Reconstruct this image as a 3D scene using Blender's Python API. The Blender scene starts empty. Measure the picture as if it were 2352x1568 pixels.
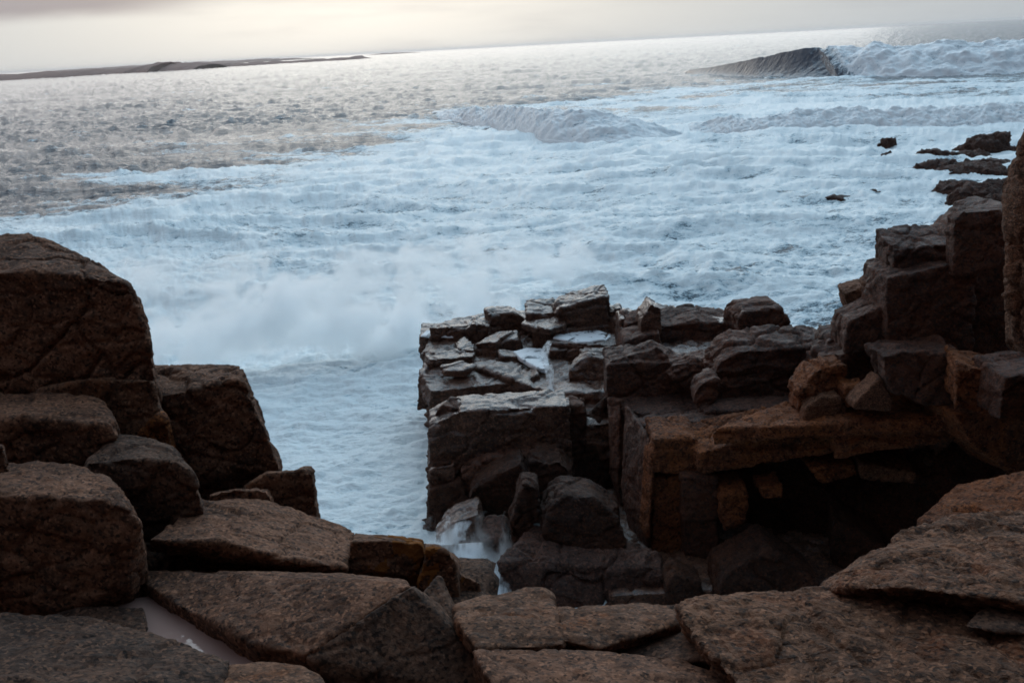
import bpy, bmesh, math, random
import numpy as np
from mathutils import Vector, Matrix

random.seed(7)
scene = bpy.context.scene
COL = scene.collection
R = math.radians

# ------------------------------------------------------------------ camera
CAM_H = 8.0
LENS = 35.0
PITCH = 16.5
ROLL = -3.02
FPX = 2352 * LENS / 36.0
rot = Matrix.Rotation(R(90 - PITCH), 3, 'X') @ Matrix.Rotation(R(ROLL), 3, 'Z')
cam_data = bpy.data.cameras.new('camera')
cam = bpy.data.objects.new('camera', cam_data)
COL.objects.link(cam)
cam.location = (0, 0, CAM_H)
cam.rotation_euler = rot.to_euler()
cam_data.lens = LENS
cam_data.sensor_width = 36.0
cam_data.clip_start = 0.05
cam_data.clip_end = 60000
scene.camera = cam
CP = Vector((0, 0, CAM_H))


def ray(px, py):
    d = rot @ Vector(((px - 1176) / FPX, -(py - 784) / FPX, -1.0))
    return d


def at_z(px, py, z):
    d = ray(px, py)
    return CP + d * ((z - CAM_H) / d.z)


def at_y(px, py, y):
    d = ray(px, py)
    return CP + d * (y / d.y)


# ------------------------------------------------------------------ noise
_rng = np.random.RandomState(11)
_perm = _rng.permutation(256).astype(np.int64)
_perm = np.concatenate([_perm, _perm, _perm])
_g = _rng.normal(size=(256, 3))
_g /= np.linalg.norm(_g, axis=1)[:, None]


def perlin(x, y, z):
    xi = np.floor(x).astype(np.int64); yi = np.floor(y).astype(np.int64); zi = np.floor(z).astype(np.int64)
    xf = x - xi; yf = y - yi; zf = z - zi
    u = xf * xf * xf * (xf * (xf * 6 - 15) + 10)
    v = yf * yf * yf * (yf * (yf * 6 - 15) + 10)
    w = zf * zf * zf * (zf * (zf * 6 - 15) + 10)
    xi &= 255; yi &= 255; zi &= 255

    def g(a, b, c):
        h = _perm[_perm[_perm[xi + a] + yi + b] + zi + c]
        q = _g[h]
        return q[:, 0] * (xf - a) + q[:, 1] * (yf - b) + q[:, 2] * (zf - c)
    x00 = g(0, 0, 0) * (1 - u) + g(1, 0, 0) * u
    x10 = g(0, 1, 0) * (1 - u) + g(1, 1, 0) * u
    x01 = g(0, 0, 1) * (1 - u) + g(1, 0, 1) * u
    x11 = g(0, 1, 1) * (1 - u) + g(1, 1, 1) * u
    return ((x00 * (1 - v) + x10 * v) * (1 - w) + (x01 * (1 - v) + x11 * v) * w) * 1.6


def fbm(x, y, z, octaves=4, gain=0.5, lac=2.03, mode=None):
    a = 1.0; s = np.zeros_like(x); t = 0
    for o in range(octaves):
        n = perlin(x + 13.7 * o, y + 5.1 * o, z + 9.3 * o)
        if mode == 'ridge':
            n = 1 - 2 * np.abs(n)
        elif mode == 'billow':
            n = 2 * np.abs(n) - 0.6
        s += a * n; t += a
        a *= gain
        x = x * lac; y = y * lac; z = z * lac
    return s / t


def worley(p, scale, seed=0):
    """F2-F1 distance and a per-cell random number."""
    q = p * scale
    c = np.floor(q).astype(np.int64)
    f1 = np.full(len(p), 9.0); f2 = np.full(len(p), 9.0); cid = np.zeros(len(p))
    for i in (-1, 0, 1):
        for j in (-1, 0, 1):
            for k in (-1, 0, 1):
                a = (c[:, 0] + i) & 255; b = (c[:, 1] + j) & 255; d = (c[:, 2] + k) & 255
                h = _perm[_perm[_perm[a] + b] + d]
                h2 = _perm[h + 37 + seed]; h3 = _perm[h2 + 91]
                fx = c[:, 0] + i + h / 256.0; fy = c[:, 1] + j + h2 / 256.0; fz = c[:, 2] + k + h3 / 256.0
                dd = np.sqrt((q[:, 0] - fx) ** 2 + (q[:, 1] - fy) ** 2 + (q[:, 2] - fz) ** 2)
                m = dd < f1
                f2 = np.where(m, f1, np.minimum(f2, dd))
                cid = np.where(m, h3 / 256.0, cid)
                f1 = np.where(m, dd, f1)
    return f2 - f1, cid


def sstep(a, b, x):
    t = np.clip((x - a) / (b - a), 0, 1)
    return t * t * (3 - 2 * t)


# ------------------------------------------------------------------ helpers
def tag(o, label=None, cat=None, group=None, kind=None):
    if label: o['label'] = label
    if cat: o['category'] = cat
    if group: o['group'] = group
    if kind: o['kind'] = kind
    return o


def link(name, me, mat=None, parent=None):
    o = bpy.data.objects.new(name, me)
    COL.objects.link(o)
    if mat: me.materials.append(mat)
    if parent: o.parent = parent
    return o


def recentre(o):
    me = o.data
    n = len(me.vertices)
    co = np.empty(n * 3, np.float32); me.vertices.foreach_get('co', co)
    co = co.reshape(-1, 3)
    c = (co.min(0) + co.max(0)) / 2; c[2] = co[:, 2].min()
    co -= c
    me.vertices.foreach_set('co', co.ravel())
    me.update()
    o.location = c.tolist()


def grid_mesh(name, V, nu, nv, smooth=True):
    """V: (nu*nv,3) grid, row index u outer."""
    me = bpy.data.meshes.new(name)
    i = np.arange((nu - 1) * (nv - 1))
    a = (i // (nv - 1)) * nv + i % (nv - 1)
    q = np.stack([a, a + 1, a + nv + 1, a + nv], 1).astype(np.int32)
    me.vertices.add(len(V)); me.vertices.foreach_set('co', V.astype(np.float32).ravel())
    me.loops.add(q.size); me.loops.foreach_set('vertex_index', q.ravel())
    me.polygons.add(len(q))
    me.polygons.foreach_set('loop_start', (np.arange(len(q)) * 4).astype(np.int32))
    if smooth:
        me.polygons.foreach_set('use_smooth', np.ones(len(q), bool))
    me.update(calc_edges=True)
    return me


def attr(me, name, vals):
    a = me.attributes.new(name, 'FLOAT', 'POINT')
    a.data.foreach_set('value', vals.astype(np.float32))


# ------------------------------------------------------------------ node helper
class NT:
    def __init__(self, tree):
        self.t = tree; tree.nodes.clear()

    def n(self, typ, **kw):
        nd = self.t.nodes.new(typ)
        ins = kw.pop('ins', {})
        for k, v in kw.items(): setattr(nd, k, v)
        for k, v in ins.items():
            if isinstance(v, bpy.types.NodeSocket): self.t.links.new(v, nd.inputs[k])
            else: nd.inputs[k].default_value = v
        return nd

    def math(self, op, a, b=None, c=None, clamp=False):
        nd = self.t.nodes.new('ShaderNodeMath'); nd.operation = op; nd.use_clamp = clamp
        for i, v in enumerate((a, b, c)):
            if v is None: continue
            if isinstance(v, bpy.types.NodeSocket): self.t.links.new(v, nd.inputs[i])
            else: nd.inputs[i].default_value = v
        return nd.outputs[0]

    def mix(self, f, a, b, mode='MIX'):
        nd = self.t.nodes.new('ShaderNodeMix'); nd.data_type = 'RGBA'; nd.blend_type = mode
        for s, v in ((0, f), (6, a), (7, b)):
            if isinstance(v, bpy.types.NodeSocket): self.t.links.new(v, nd.inputs[s])
            else: nd.inputs[s].default_value = v if s == 0 else (*v, 1.0)
        return nd.outputs[2]

    def ramp(self, f, lo, hi, a=0.0, b=1.0):
        nd = self.n('ShaderNodeMapRange', interpolation_type='SMOOTHSTEP')
        self.t.links.new(f, nd.inputs[0])
        for i, v in zip((1, 2, 3, 4), (lo, hi, a, b)): nd.inputs[i].default_value = v
        return nd.outputs[0]

    def noise(self, vec, scale, detail=4, rough=0.55, dist=0.0):
        nd = self.n('ShaderNodeTexNoise', ins={'Scale': scale, 'Detail': detail, 'Roughness': rough, 'Distortion': dist})
        self.t.links.new(vec, nd.inputs['Vector'])
        return nd.outputs[0]

    def stretch(self, vec, s, r=(0, 0, 0)):
        nd = self.n('ShaderNodeMapping'); nd.inputs['Scale'].default_value = s; nd.inputs['Rotation'].default_value = r
        self.t.links.new(vec, nd.inputs['Vector'])
        return nd.outputs[0]


def material(name):
    m = bpy.data.materials.new(name); m.use_nodes = True
    nt = NT(m.node_tree)
    nt.out = nt.n('ShaderNodeOutputMaterial')
    return m, nt


# ------------------------------------------------------------------ sky and sun
SUN_EL, SUN_AZ = 13.0, -8.0
sdir = Vector((math.sin(R(SUN_AZ)) * math.cos(R(SUN_EL)), math.cos(R(SUN_AZ)) * math.cos(R(SUN_EL)), math.sin(R(SUN_EL))))
world = bpy.data.worlds.new('World'); scene.world = world; world.use_nodes = True
w = NT(world.node_tree)
sky = w.n('ShaderNodeTexSky', sky_type='NISHITA', sun_disc=False, sun_elevation=R(SUN_EL), sun_rotation=R(SUN_AZ),
          altitude=0.0, air_density=1.0, dust_density=3.0, ozone_density=2.0)
geo = w.n('ShaderNodeTexCoord').outputs['Generated']
dot = w.n('ShaderNodeVectorMath', operation='DOT_PRODUCT', ins={1: sdir}); w.t.links.new(geo, dot.inputs[0])
sep = w.n('ShaderNodeSeparateXYZ'); w.t.links.new(geo, sep.inputs[0])
d01 = w.math('MULTIPLY_ADD', dot.outputs['Value'], 0.5, 0.5, clamp=True)
# overcast deck: brightest overhead and round the hidden sun, dull low down on the land side
up = w.ramp(sep.outputs[2], 0.05, 0.75)
glow = w.math('POWER', d01, 11.0)
wide = w.math('POWER', d01, 2.2)
low = w.mix(wide, (0.25, 0.3, 0.42), (3.8, 4.4, 5.0))
low = w.mix(glow, low, (6.25, 6.1, 5.7))
high = w.mix(w.math('POWER', d01, 2.8), (0.8, 1.1, 1.6), (13.4, 19.6, 24.6))
deck = w.mix(up, low, high)
tight = w.math('POWER', d01, 90.0)
deck = w.mix(tight, deck, (10.2, 9.9, 9.2))
# long cloud bars, flattened towards the horizon
flat = w.stretch(geo, (1.0, 1.0, 7.0))
cn = w.noise(flat, 1.7, 5, 0.5)
bar = w.ramp(cn, 0.5, 0.64)
deck = w.mix(w.math('MULTIPLY', bar, 0.45), deck, w.mix(wide, (0.3, 0.35, 0.5), (3.3, 3.35, 3.6)))
# one dull cloud bank low over the island
bank = w.math('MULTIPLY', w.ramp(sep.outputs[0], -0.20, -0.36), w.ramp(w.math('MULTIPLY_ADD', w.noise(w.stretch(geo, (1.0, 1.0, 5.0)), 5.0, 4, 0.5), 0.022, w.math('MULTIPLY_ADD', sep.outputs[0], -0.06, sep.outputs[2])), 0.070, 0.085))
deck = w.mix(w.math('MULTIPLY', bank, 0.8), deck, (2.5, 2.25, 2.5))
skymix = w.mix(0.98, sky.outputs[0], deck)
bg = w.n('ShaderNodeBackground', ins={'Strength': 0.1}); w.t.links.new(skymix, bg.inputs[0])
wo = w.n('ShaderNodeOutputWorld'); w.t.links.new(bg.outputs[0], wo.inputs[0])

sl = bpy.data.lights.new('sun', 'SUN'); sl.energy = 0.5; sl.angle = R(60); sl.color = (1.0, 0.97, 0.92)
so = bpy.data.objects.new('sun', sl); COL.objects.link(so)
so.rotation_euler = sdir.to_track_quat('Z', 'Y').to_euler()
so.location = (-20, 60, 40)

vs = scene.view_settings
scene.display_settings.display_device = 'sRGB'
vs.view_transform = 'Standard'; vs.look = 'None'; vs.exposure = 0.30; vs.gamma = 1.0
scene.render.engine = 'CYCLES'
cy = scene.cycles
cy.use_denoising = True
cy.max_bounces = 14; cy.diffuse_bounces = 3; cy.glossy_bounces = 3; cy.transmission_bounces = 2; cy.volume_bounces = 12
cy.transparent_max_bounces = 8
cy.sample_clamp_indirect = 4.0
cy.filter_width = 1.7
# ------------------------------------------------------------------ materials
def rock_material(name, base, dark, light, rust=None, rust_amt=0.0, grain=90.0, patch=2.2, rough=(0.75, 0.95), wet=0.0,
                  strata=0.0, bump=0.5, bscale=1.0, dark_amt=0.72, tone=1.0, warm=1.0):
    DK = 0.58 * tone
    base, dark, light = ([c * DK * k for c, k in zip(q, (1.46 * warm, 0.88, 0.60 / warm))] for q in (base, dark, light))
    rust = rust and [rust[0] * 0.95, rust[1] * 0.72, rust[2] * 0.6]
    m, t = material(name)
    pos = t.n('ShaderNodeNewGeometry').outputs['Position']
    big = t.noise(pos, patch, 5, 0.6, 0.3)
    mid = t.noise(pos, patch * 5.3, 5, 0.65, 0.2)
    col = t.mix(t.ramp(big, 0.38, 0.62), [c * 0.85 for c in base], [c * 1.15 for c in light])
    cool = t.noise(pos, patch * 0.45 + 0.2, 4, 0.6, 0.5)
    col = t.mix(t.ramp(cool, 0.50, 0.68, 0.0, 0.32), col, [dark[0] * 1.2, dark[1] * 1.35, dark[2] * 1.6])
    col = t.mix(t.math('MULTIPLY', t.ramp(mid, 0.48, 0.72), dark_amt), col, dark)
    if rust:
        rn = t.noise(t.stretch(pos, (1.0, 1.0, 0.45)), patch * 1.3 + 0.7, 6, 0.62, 0.6)
        col = t.mix(t.math('MULTIPLY', t.ramp(rn, 0.60 - 0.25 * rust_amt, 0.82 - 0.25 * rust_amt), min(1, 0.3 + rust_amt)), col, rust)
    bl = t.noise(pos, patch * 15, 4, 0.6, 0.4)
    col = t.mix(t.ramp(bl, 0.50, 0.66, 0.0, 0.75), col, dark)
    col = t.mix(t.ramp(bl, 0.44, 0.30, 0.0, 0.5), col, light)
    # crystals of feldspar and mica
    sp = t.n('ShaderNodeTexVoronoi', feature='F1', ins={'Scale': grain}); t.t.links.new(pos, sp.inputs['Vector'])
    sepc = t.n('ShaderNodeSeparateColor'); t.t.links.new(sp.outputs['Color'], sepc.inputs[0])
    col = t.mix(t.math('MULTIPLY', t.ramp(sepc.outputs[0], 0.70, 0.95), 0.75), col, tuple(c * 0.3 for c in dark))
    col = t.mix(t.math('MULTIPLY', t.ramp(sepc.outputs[1], 0.72, 1.0), 0.55), col, tuple(min(0.6, c * 2.1) for c in light))
    fine = t.noise(pos, grain * 0.45, 3, 0.7)
    col = t.mix(t.ramp(fine, 0.52, 0.72, 0.0, 0.6), col, dark)
    # bump: broad dents, pits and grain, thin joints
    h = t.math('MULTIPLY', mid, 0.9)
    h = t.math('MULTIPLY_ADD', t.noise(pos, 24 * bscale, 6, 0.7), 0.5, h)
    h = t.math('MULTIPLY_ADD', t.noise(pos, grain, 3, 0.7), 0.16, h)
    wp = t.n('ShaderNodeVectorMath', operation='ADD')
    nz = t.n('ShaderNodeTexNoise', ins={'Scale': 2.5 * bscale, 'Detail': 4}); t.t.links.new(pos, nz.inputs['Vector'])
    sc = t.n('ShaderNodeVectorMath', operation='SCALE', ins={'Scale': 0.35 / bscale}); t.t.links.new(nz.outputs['Color'], sc.inputs[0])
    t.t.links.new(pos, wp.inputs[0]); t.t.links.new(sc.outputs[0], wp.inputs[1])
    if strata:
        sv = t.noise(t.stretch(wp.outputs[0], (0.8, 0.8, 14 * bscale), (R(6), R(-4), 0)), 1.6, 4, 0.6)
        h = t.math('MULTIPLY_ADD', sv, strata, h)
    bp = t.n('ShaderNodeBump', ins={'Strength': bump, 'Distance': 0.06 / bscale}); t.t.links.new(h, bp.inputs['Height'])
    bs = t.n('ShaderNodeBsdfPrincipled')
    t.t.links.new(col, bs.inputs['Base Color']); t.t.links.new(bp.outputs[0], bs.inputs['Normal'])
    rr = t.ramp(mid, 0.3, 0.7, rough[0], rough[1])
    if wet:
        wn = t.ramp(t.noise(pos, 1.3, 5, 0.65), 0.66 - 0.32 * wet, 0.80 - 0.32 * wet)
        up = t.n('ShaderNodeSeparateXYZ'); t.t.links.new(t.n('ShaderNodeNewGeometry').outputs['Normal'], up.inputs[0])
        wn = t.math('MULTIPLY', wn, t.ramp(up.outputs[2], 0.25, 0.75))   # films of water stay on the flat tops
        bc = t.n('ShaderNodeBump', ins={'Strength': bump * 0.45, 'Distance': 0.05 / bscale}); t.t.links.new(h, bc.inputs['Height'])
        t.t.links.new(bc.outputs[0], bs.inputs['Coat Normal'])
        t.t.links.new(wn, bs.inputs['Coat Weight']); bs.inputs['Coat Roughness'].default_value = 0.24; bs.inputs['Coat IOR'].default_value = 1.55
    t.t.links.new(rr, bs.inputs['Roughness'])
    bs.inputs['Specular IOR Level'].default_value = 0.5 if wet else 0.25
    t.t.links.new(bs.outputs[0], t.out.inputs[0])
    return m


M = {}
M['granite'] = rock_material('speckled_granite', (0.105, 0.082, 0.070), (0.030, 0.028, 0.030), (0.165, 0.132, 0.115), (0.16, 0.085, 0.04), 0.12, 95, 2.6, tone=1.2, warm=1.08)
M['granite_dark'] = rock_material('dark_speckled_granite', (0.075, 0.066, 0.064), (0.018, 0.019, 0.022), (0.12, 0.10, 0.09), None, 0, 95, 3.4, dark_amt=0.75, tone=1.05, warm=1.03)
M['granite_lichen'] = rock_material('lichen_granite', (0.115, 0.085, 0.065), (0.032, 0.028, 0.026), (0.17, 0.13, 0.105), (0.24, 0.085, 0.018), 0.42, 95, 3.0, tone=1.15)
M['ochre'] = rock_material('ochre_granite', (0.19, 0.095, 0.035), (0.05, 0.03, 0.02), (0.24, 0.13, 0.05), (0.25, 0.1, 0.02), 0.6, 95, 4.0)
M['layered'] = rock_material('layered_brown_rock', (0.125, 0.088, 0.064), (0.035, 0.028, 0.024), (0.185, 0.138, 0.108), (0.20, 0.075, 0.03), 0.42, 85, 2.0, strata=2.2, bump=0.75, dark_amt=0.95, tone=1.15)
M['wet'] = rock_material('wet_brown_rock', (0.095, 0.068, 0.052), (0.026, 0.02, 0.018), (0.15, 0.112, 0.09), (0.13, 0.075, 0.04), 0.15, 42, 0.9, (0.6, 0.85), wet=1.5, warm=1.1, bump=0.7, bscale=0.42, strata=0.5)
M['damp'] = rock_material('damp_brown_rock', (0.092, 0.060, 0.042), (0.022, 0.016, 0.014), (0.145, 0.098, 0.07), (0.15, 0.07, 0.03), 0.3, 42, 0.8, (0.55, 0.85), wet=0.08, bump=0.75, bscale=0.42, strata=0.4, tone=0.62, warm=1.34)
M['shaded_damp'] = rock_material('shaded_damp_rock', (0.092, 0.060, 0.042), (0.022, 0.016, 0.014), (0.145, 0.098, 0.07), (0.15, 0.07, 0.03), 0.2, 42, 0.8, (0.55, 0.85), bump=0.75, bscale=0.42, strata=0.4, tone=0.36, warm=1.25)  # damp rock with the shade of gully and cave darkened into its colour
M['rust'] = rock_material('rusty_orange_rock', (0.155, 0.082, 0.042), (0.04, 0.023, 0.016), (0.21, 0.12, 0.07), (0.24, 0.10, 0.035), 0.75, 42, 0.8, (0.7, 0.92), bump=0.75, bscale=0.42, strata=0.7, tone=1.0)
M['pink'] = rock_material('purplish_wet_rock', (0.115, 0.078, 0.070), (0.03, 0.022, 0.022), (0.165, 0.12, 0.11), None, 0, 38, 1.2, (0.6, 0.85), wet=0.12, bump=0.9, bscale=0.42, tone=0.66, warm=1.12)
M['skerry'] = rock_material('skerry_rock', (0.10, 0.066, 0.056), (0.045, 0.032, 0.03), (0.085, 0.06, 0.055), None, 0, 6, 0.2, (0.6, 0.8), bump=0.8, bscale=0.06)


def water_material(name, deep=(0.038, 0.062, 0.085), thick_col=(0.78, 0.87, 0.89), wbump=0.7):
    m, t = material(name)
    pos = t.n('ShaderNodeNewGeometry').outputs['Position']
    fo = t.n('ShaderNodeAttribute', attribute_name='foam').outputs['Fac']
    st = t.stretch(pos, (0.55, 1.25, 1.0), (0, 0, R(8)))
    n1 = t.noise(st, 1.1, 8, 0.62, 0.8)
    n2 = t.noise(st, 5.0, 6, 0.65, 0.6)
    n3 = t.noise(t.stretch(pos, (0.7, 1.3, 1.0), (0, 0, R(-12))), 17.0, 4, 0.65, 0.5)
    nn = t.math('MULTIPLY_ADD', n2, 0.5, t.math('MULTIPLY', n1, 0.55))
    nn = t.math('MULTIPLY_ADD', n3, 0.30, nn)                                # about 0.67 mean
    f = t.math('ADD', fo, t.math('MULTIPLY_ADD', nn, 3.1, -2.07))
    cover = t.ramp(f, 0.28, 0.62)
    thick = t.ramp(f, 0.35, 0.85)
    fcol = t.mix(thick, (0.25, 0.43, 0.53), thick_col)
    bpw = t.n('ShaderNodeBump', ins={'Strength': wbump, 'Distance': 0.7}); t.t.links.new(n1, bpw.inputs['Height'])
    bpf = t.n('ShaderNodeBump', ins={'Strength': 0.8, 'Distance': 0.14}); t.t.links.new(nn, bpf.inputs['Height'])
    wat = t.n('ShaderNodeBsdfPrincipled', ins={'Base Color': (*deep, 1), 'Roughness': 0.14, 'IOR': 1.33})
    t.t.links.new(bpw.outputs[0], wat.inputs['Normal'])
    foam = t.n('ShaderNodeBsdfPrincipled', ins={'Roughness': 0.42, 'Specular IOR Level': 0.5})
    t.t.links.new(fcol, foam.inputs['Base Color']); t.t.links.new(bpf.outputs[0], foam.inputs['Normal'])
    mx = t.n('ShaderNodeMixShader'); t.t.links.new(cover, mx.inputs[0])
    t.t.links.new(wat.outputs[0], mx.inputs[1]); t.t.links.new(foam.outputs[0], mx.inputs[2])
    t.t.links.new(mx.outputs[0], t.out.inputs[0])
    return m


M['sea'] = water_material('sea_water_and_foam')
M['surf'] = water_material('breaking_white_water', (0.045, 0.062, 0.092), (0.90, 0.94, 0.95), 0.22)


def flat_material(name, col, rough=0.8, spec=0.3, bump=None):
    m, t = material(name)
    bs = t.n('ShaderNodeBsdfPrincipled', ins={'Base Color': (*col, 1), 'Roughness': rough, 'Specular IOR Level': spec})
    pos = t.n('ShaderNodeNewGeometry').outputs['Position']
    if bump:
        bp = t.n('ShaderNodeBump', ins={'Strength': bump[1], 'Distance': bump[2]})
        t.t.links.new(t.noise(pos, bump[0], 4, 0.6), bp.inputs['Height']); t.t.links.new(bp.outputs[0], bs.inputs['Normal'])
    t.t.links.new(bs.outputs[0], t.out.inputs[0])
    return m


M['pool'] = flat_material('sky_tinted_pool_water', (0.34, 0.215, 0.18), 0.04, 0.5, (9.0, 0.12, 0.02))  # pale pink base stands in for the sky mirrored in the pool
M['island'] = flat_material('haze_tinted_island_rock', (0.30, 0.19, 0.16), 0.9, 0.1, (0.05, 0.6, 4.0))  # paler and pinker than the rock itself: distance haze put into the colour


def whitewater_material(name, streak, lo, hi, scale):
    """falling or lying white water; ragged where it thins out"""
    m, t = material(name)
    pos = t.n('ShaderNodeNewGeometry').outputs['Position']
    n = t.noise(t.stretch(pos, streak), scale, 6, 0.6, 0.3)
    bp = t.n('ShaderNodeBump', ins={'Strength': 0.6, 'Distance': 0.04}); t.t.links.new(n, bp.inputs['Height'])
    bs = t.n('ShaderNodeBsdfPrincipled', ins={'Roughness': 0.6, 'Specular IOR Level': 0.4})
    t.t.links.new(t.mix(t.ramp(n, lo, hi), (0.42, 0.5, 0.58), (0.82, 0.85, 0.87)), bs.inputs['Base Color'])
    t.t.links.new(bp.outputs[0], bs.inputs['Normal'])
    t.t.links.new(t.ramp(n, lo, hi, 0.0, 0.92), bs.inputs['Alpha'])
    t.t.links.new(bs.outputs[0], t.out.inputs[0])
    return m


def veil_material(name, dens, scale, streak):
    """thin white water seen as a soft veil: a small dense cloud of drops"""
    m, t = material(name)
    tc = t.n('ShaderNodeTexCoord')
    n = t.noise(t.stretch(tc.outputs['Object'], streak), scale, 4, 0.6, 0.3)
    pv = t.n('ShaderNodeVolumePrincipled', ins={'Color': (0.96, 0.98, 1.0, 1), 'Anisotropy': 0.5})
    t.t.links.new(t.ramp(n, 0.40, 0.66, 0.0, dens), pv.inputs['Density'])
    t.t.links.new(pv.outputs[0], t.out.inputs['Volume'])
    return m


M['fall'] = veil_material('falling_white_water', 22.0, 2.0, (7, 7, 0.8))
M['froth'] = whitewater_material('lying_froth', (1, 1, 1), 0.32, 0.46, 3.0)
M['lichen'] = flat_material('orange_lichen_crust', (0.17, 0.062, 0.016), 0.95, 0.1, (60.0, 0.6, 0.01))
# ------------------------------------------------------------------ the sea
px = 1.0 / 995.0
ang = [R(37.5)]
while ang[-1] > R(3.6): ang.append(ang[-1] - 0.95 * px)
while ang[-1] > R(0.30): ang.append(ang[-1] - 0.40 * px)
rr = [CAM_H / math.tan(a) for a in ang]
while rr[-1] < 40000: rr.append(rr[-1] * 1.09)
rr = np.array(rr)
az = np.radians(np.linspace(-41, 41, 1240))
RR, AA = np.meshgrid(rr, az, indexing='ij')
X = (RR * np.sin(AA)).ravel(); Y = (RR * np.cos(AA)).ravel(); RF = RR.ravel(); AF = AA.ravel()
# edge of the foam field (a world curve: azimuth -> distance)
edge = [at_z(*p, 0.0) for p in [(-700, 640), (-300, 560), (0, 470), (300, 400), (600, 345), (850, 298), (1050, 250), (1350, 225), (1650, 203), (1900, 188), (2352, 172), (2900, 140)]]
ea = np.array([math.atan2(p.x, p.y) for p in edge]); er = np.array([p.to_2d().length for p in edge])
eb = np.exp(np.interp(AF, ea, np.log(er)))
Z0 = np.zeros_like(X)
wob = fbm(X / 34, Y / 15, Z0 + 3, 5, 0.6)
sd = np.log(eb / RF) + 0.75 * wob                      # >0 on the shore side
zone = sstep(-0.30, 0.40, sd)
far = sstep(60, 400, RF)
# waves: crests roughly across the view
c, s = math.cos(R(7)), math.sin(R(7))
U = X * c - Y * s; W = X * s + Y * c
swell = 0.55 * perlin(U / 46, W / 17, Z0) + 0.35 * perlin(U / 21, W / 9, Z0 + 5)
rw = np.random.RandomState(5)
chop = np.zeros_like(X)
gust = 0.75 + 0.5 * perlin(U / 60, W / 25, Z0 + 61)
pu = 0.6 * perlin(U / 5, W / 5, Z0 + 62); pw = 0.5 * perlin(U / 4, W / 4, Z0 + 63)
for lam in np.geomspace(0.7, 4.2, 34):
    th = rw.normal(0, R(22)); kx = math.sin(th); ky = math.cos(th)
    ph = 2 * np.pi * ((U + pu) * kx + (W + pw) * ky) / lam + rw.uniform(0, 6.28)
    a = 0.034 * lam ** 0.85
    mod = 0.5 + np.clip(perlin(U / (lam * 3.0) + lam, W / (lam * 2.0), Z0 + lam), -0.5, 0.8)
    chop += a * gust * mod * (1.6 * np.exp(1.1 * (np.sin(ph) - 1)) - 0.6)
chop += 0.12 * fbm(U / 0.9, W / 0.5, Z0 + 2, 2, 0.5, mode='ridge')
grow = 1.25 + 1.0 * sstep(100, 600, RF)
lump = 0.22 * fbm(U / 3.4, W / 2.3, Z0 + 7, 5, 0.56) + 0.10 * fbm(U / 1.1, W / 0.6, Z0 + 9, 4, 0.6, mode='billow')
near = sstep(40, 16, RF)
bore = np.clip(1 - 2.2 * np.abs(perlin(U / 15, W / 5.5, Z0 + 51) + 0.25 * perlin(U / 4, W / 2, Z0 + 52)), 0, 1) ** 2 * (0.5 + 0.5 * perlin(U / 20, W / 20, Z0 + 53))
lump = lump * 1.5 + 0.75 * bore * (1 - 0.6 * near)
H = swell * (0.75 + 0.4 * zone) * (1 - 0.55 * near) + chop * grow * (1 - zone) * 1.15 + lump * zone * (1.15 - 0.35 * near)
H *= 1 - 0.995 * sstep(2500, 9000, RF)
# foam cover
u2 = U + 4.5 * perlin(U / 16, W / 11, Z0 + 71) + 1.2 * perlin(U / 5, W / 4, Z0 + 73); w2 = W + 3.0 * perlin(U / 17, W / 9, Z0 + 72) + 0.9 * perlin(U / 5, W / 4, Z0 + 74)
streak = fbm(u2 / 9, w2 / 2.2, Z0 + 21, 5, 0.58)
lace = fbm(u2 / 3.2, w2 / 1.7, Z0 + 24, 4, 0.55, mode='ridge')
patch = fbm(U / 34, W / 12, Z0 + 31, 3, 0.5) + 0.6 * fbm(U / 90, W / 30, Z0 + 33, 2, 0.5)
foam = -0.55 + 1.22 * zone + 0.95 * streak * (1.3 - 0.65 * zone) + 0.50 * patch + 0.28 * lace + 0.22 * sstep(-0.1, 0.4, lump)
caps = sstep(0.30, 0.52, fbm(U / 14, W / 4, Z0 + 41, 4, 0.55)) * sstep(0.0, 0.25, chop) * (1 - zone)
foam = np.maximum(foam, 0.55 * caps * (1 - 0.5 * far))
sea_me = grid_mesh('sea', np.stack([X, Y, H], 1), len(rr), len(az))
attr(sea_me, 'foam', foam)
sea = link('sea', sea_me, M['sea']); tag(sea, kind='structure')


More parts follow.
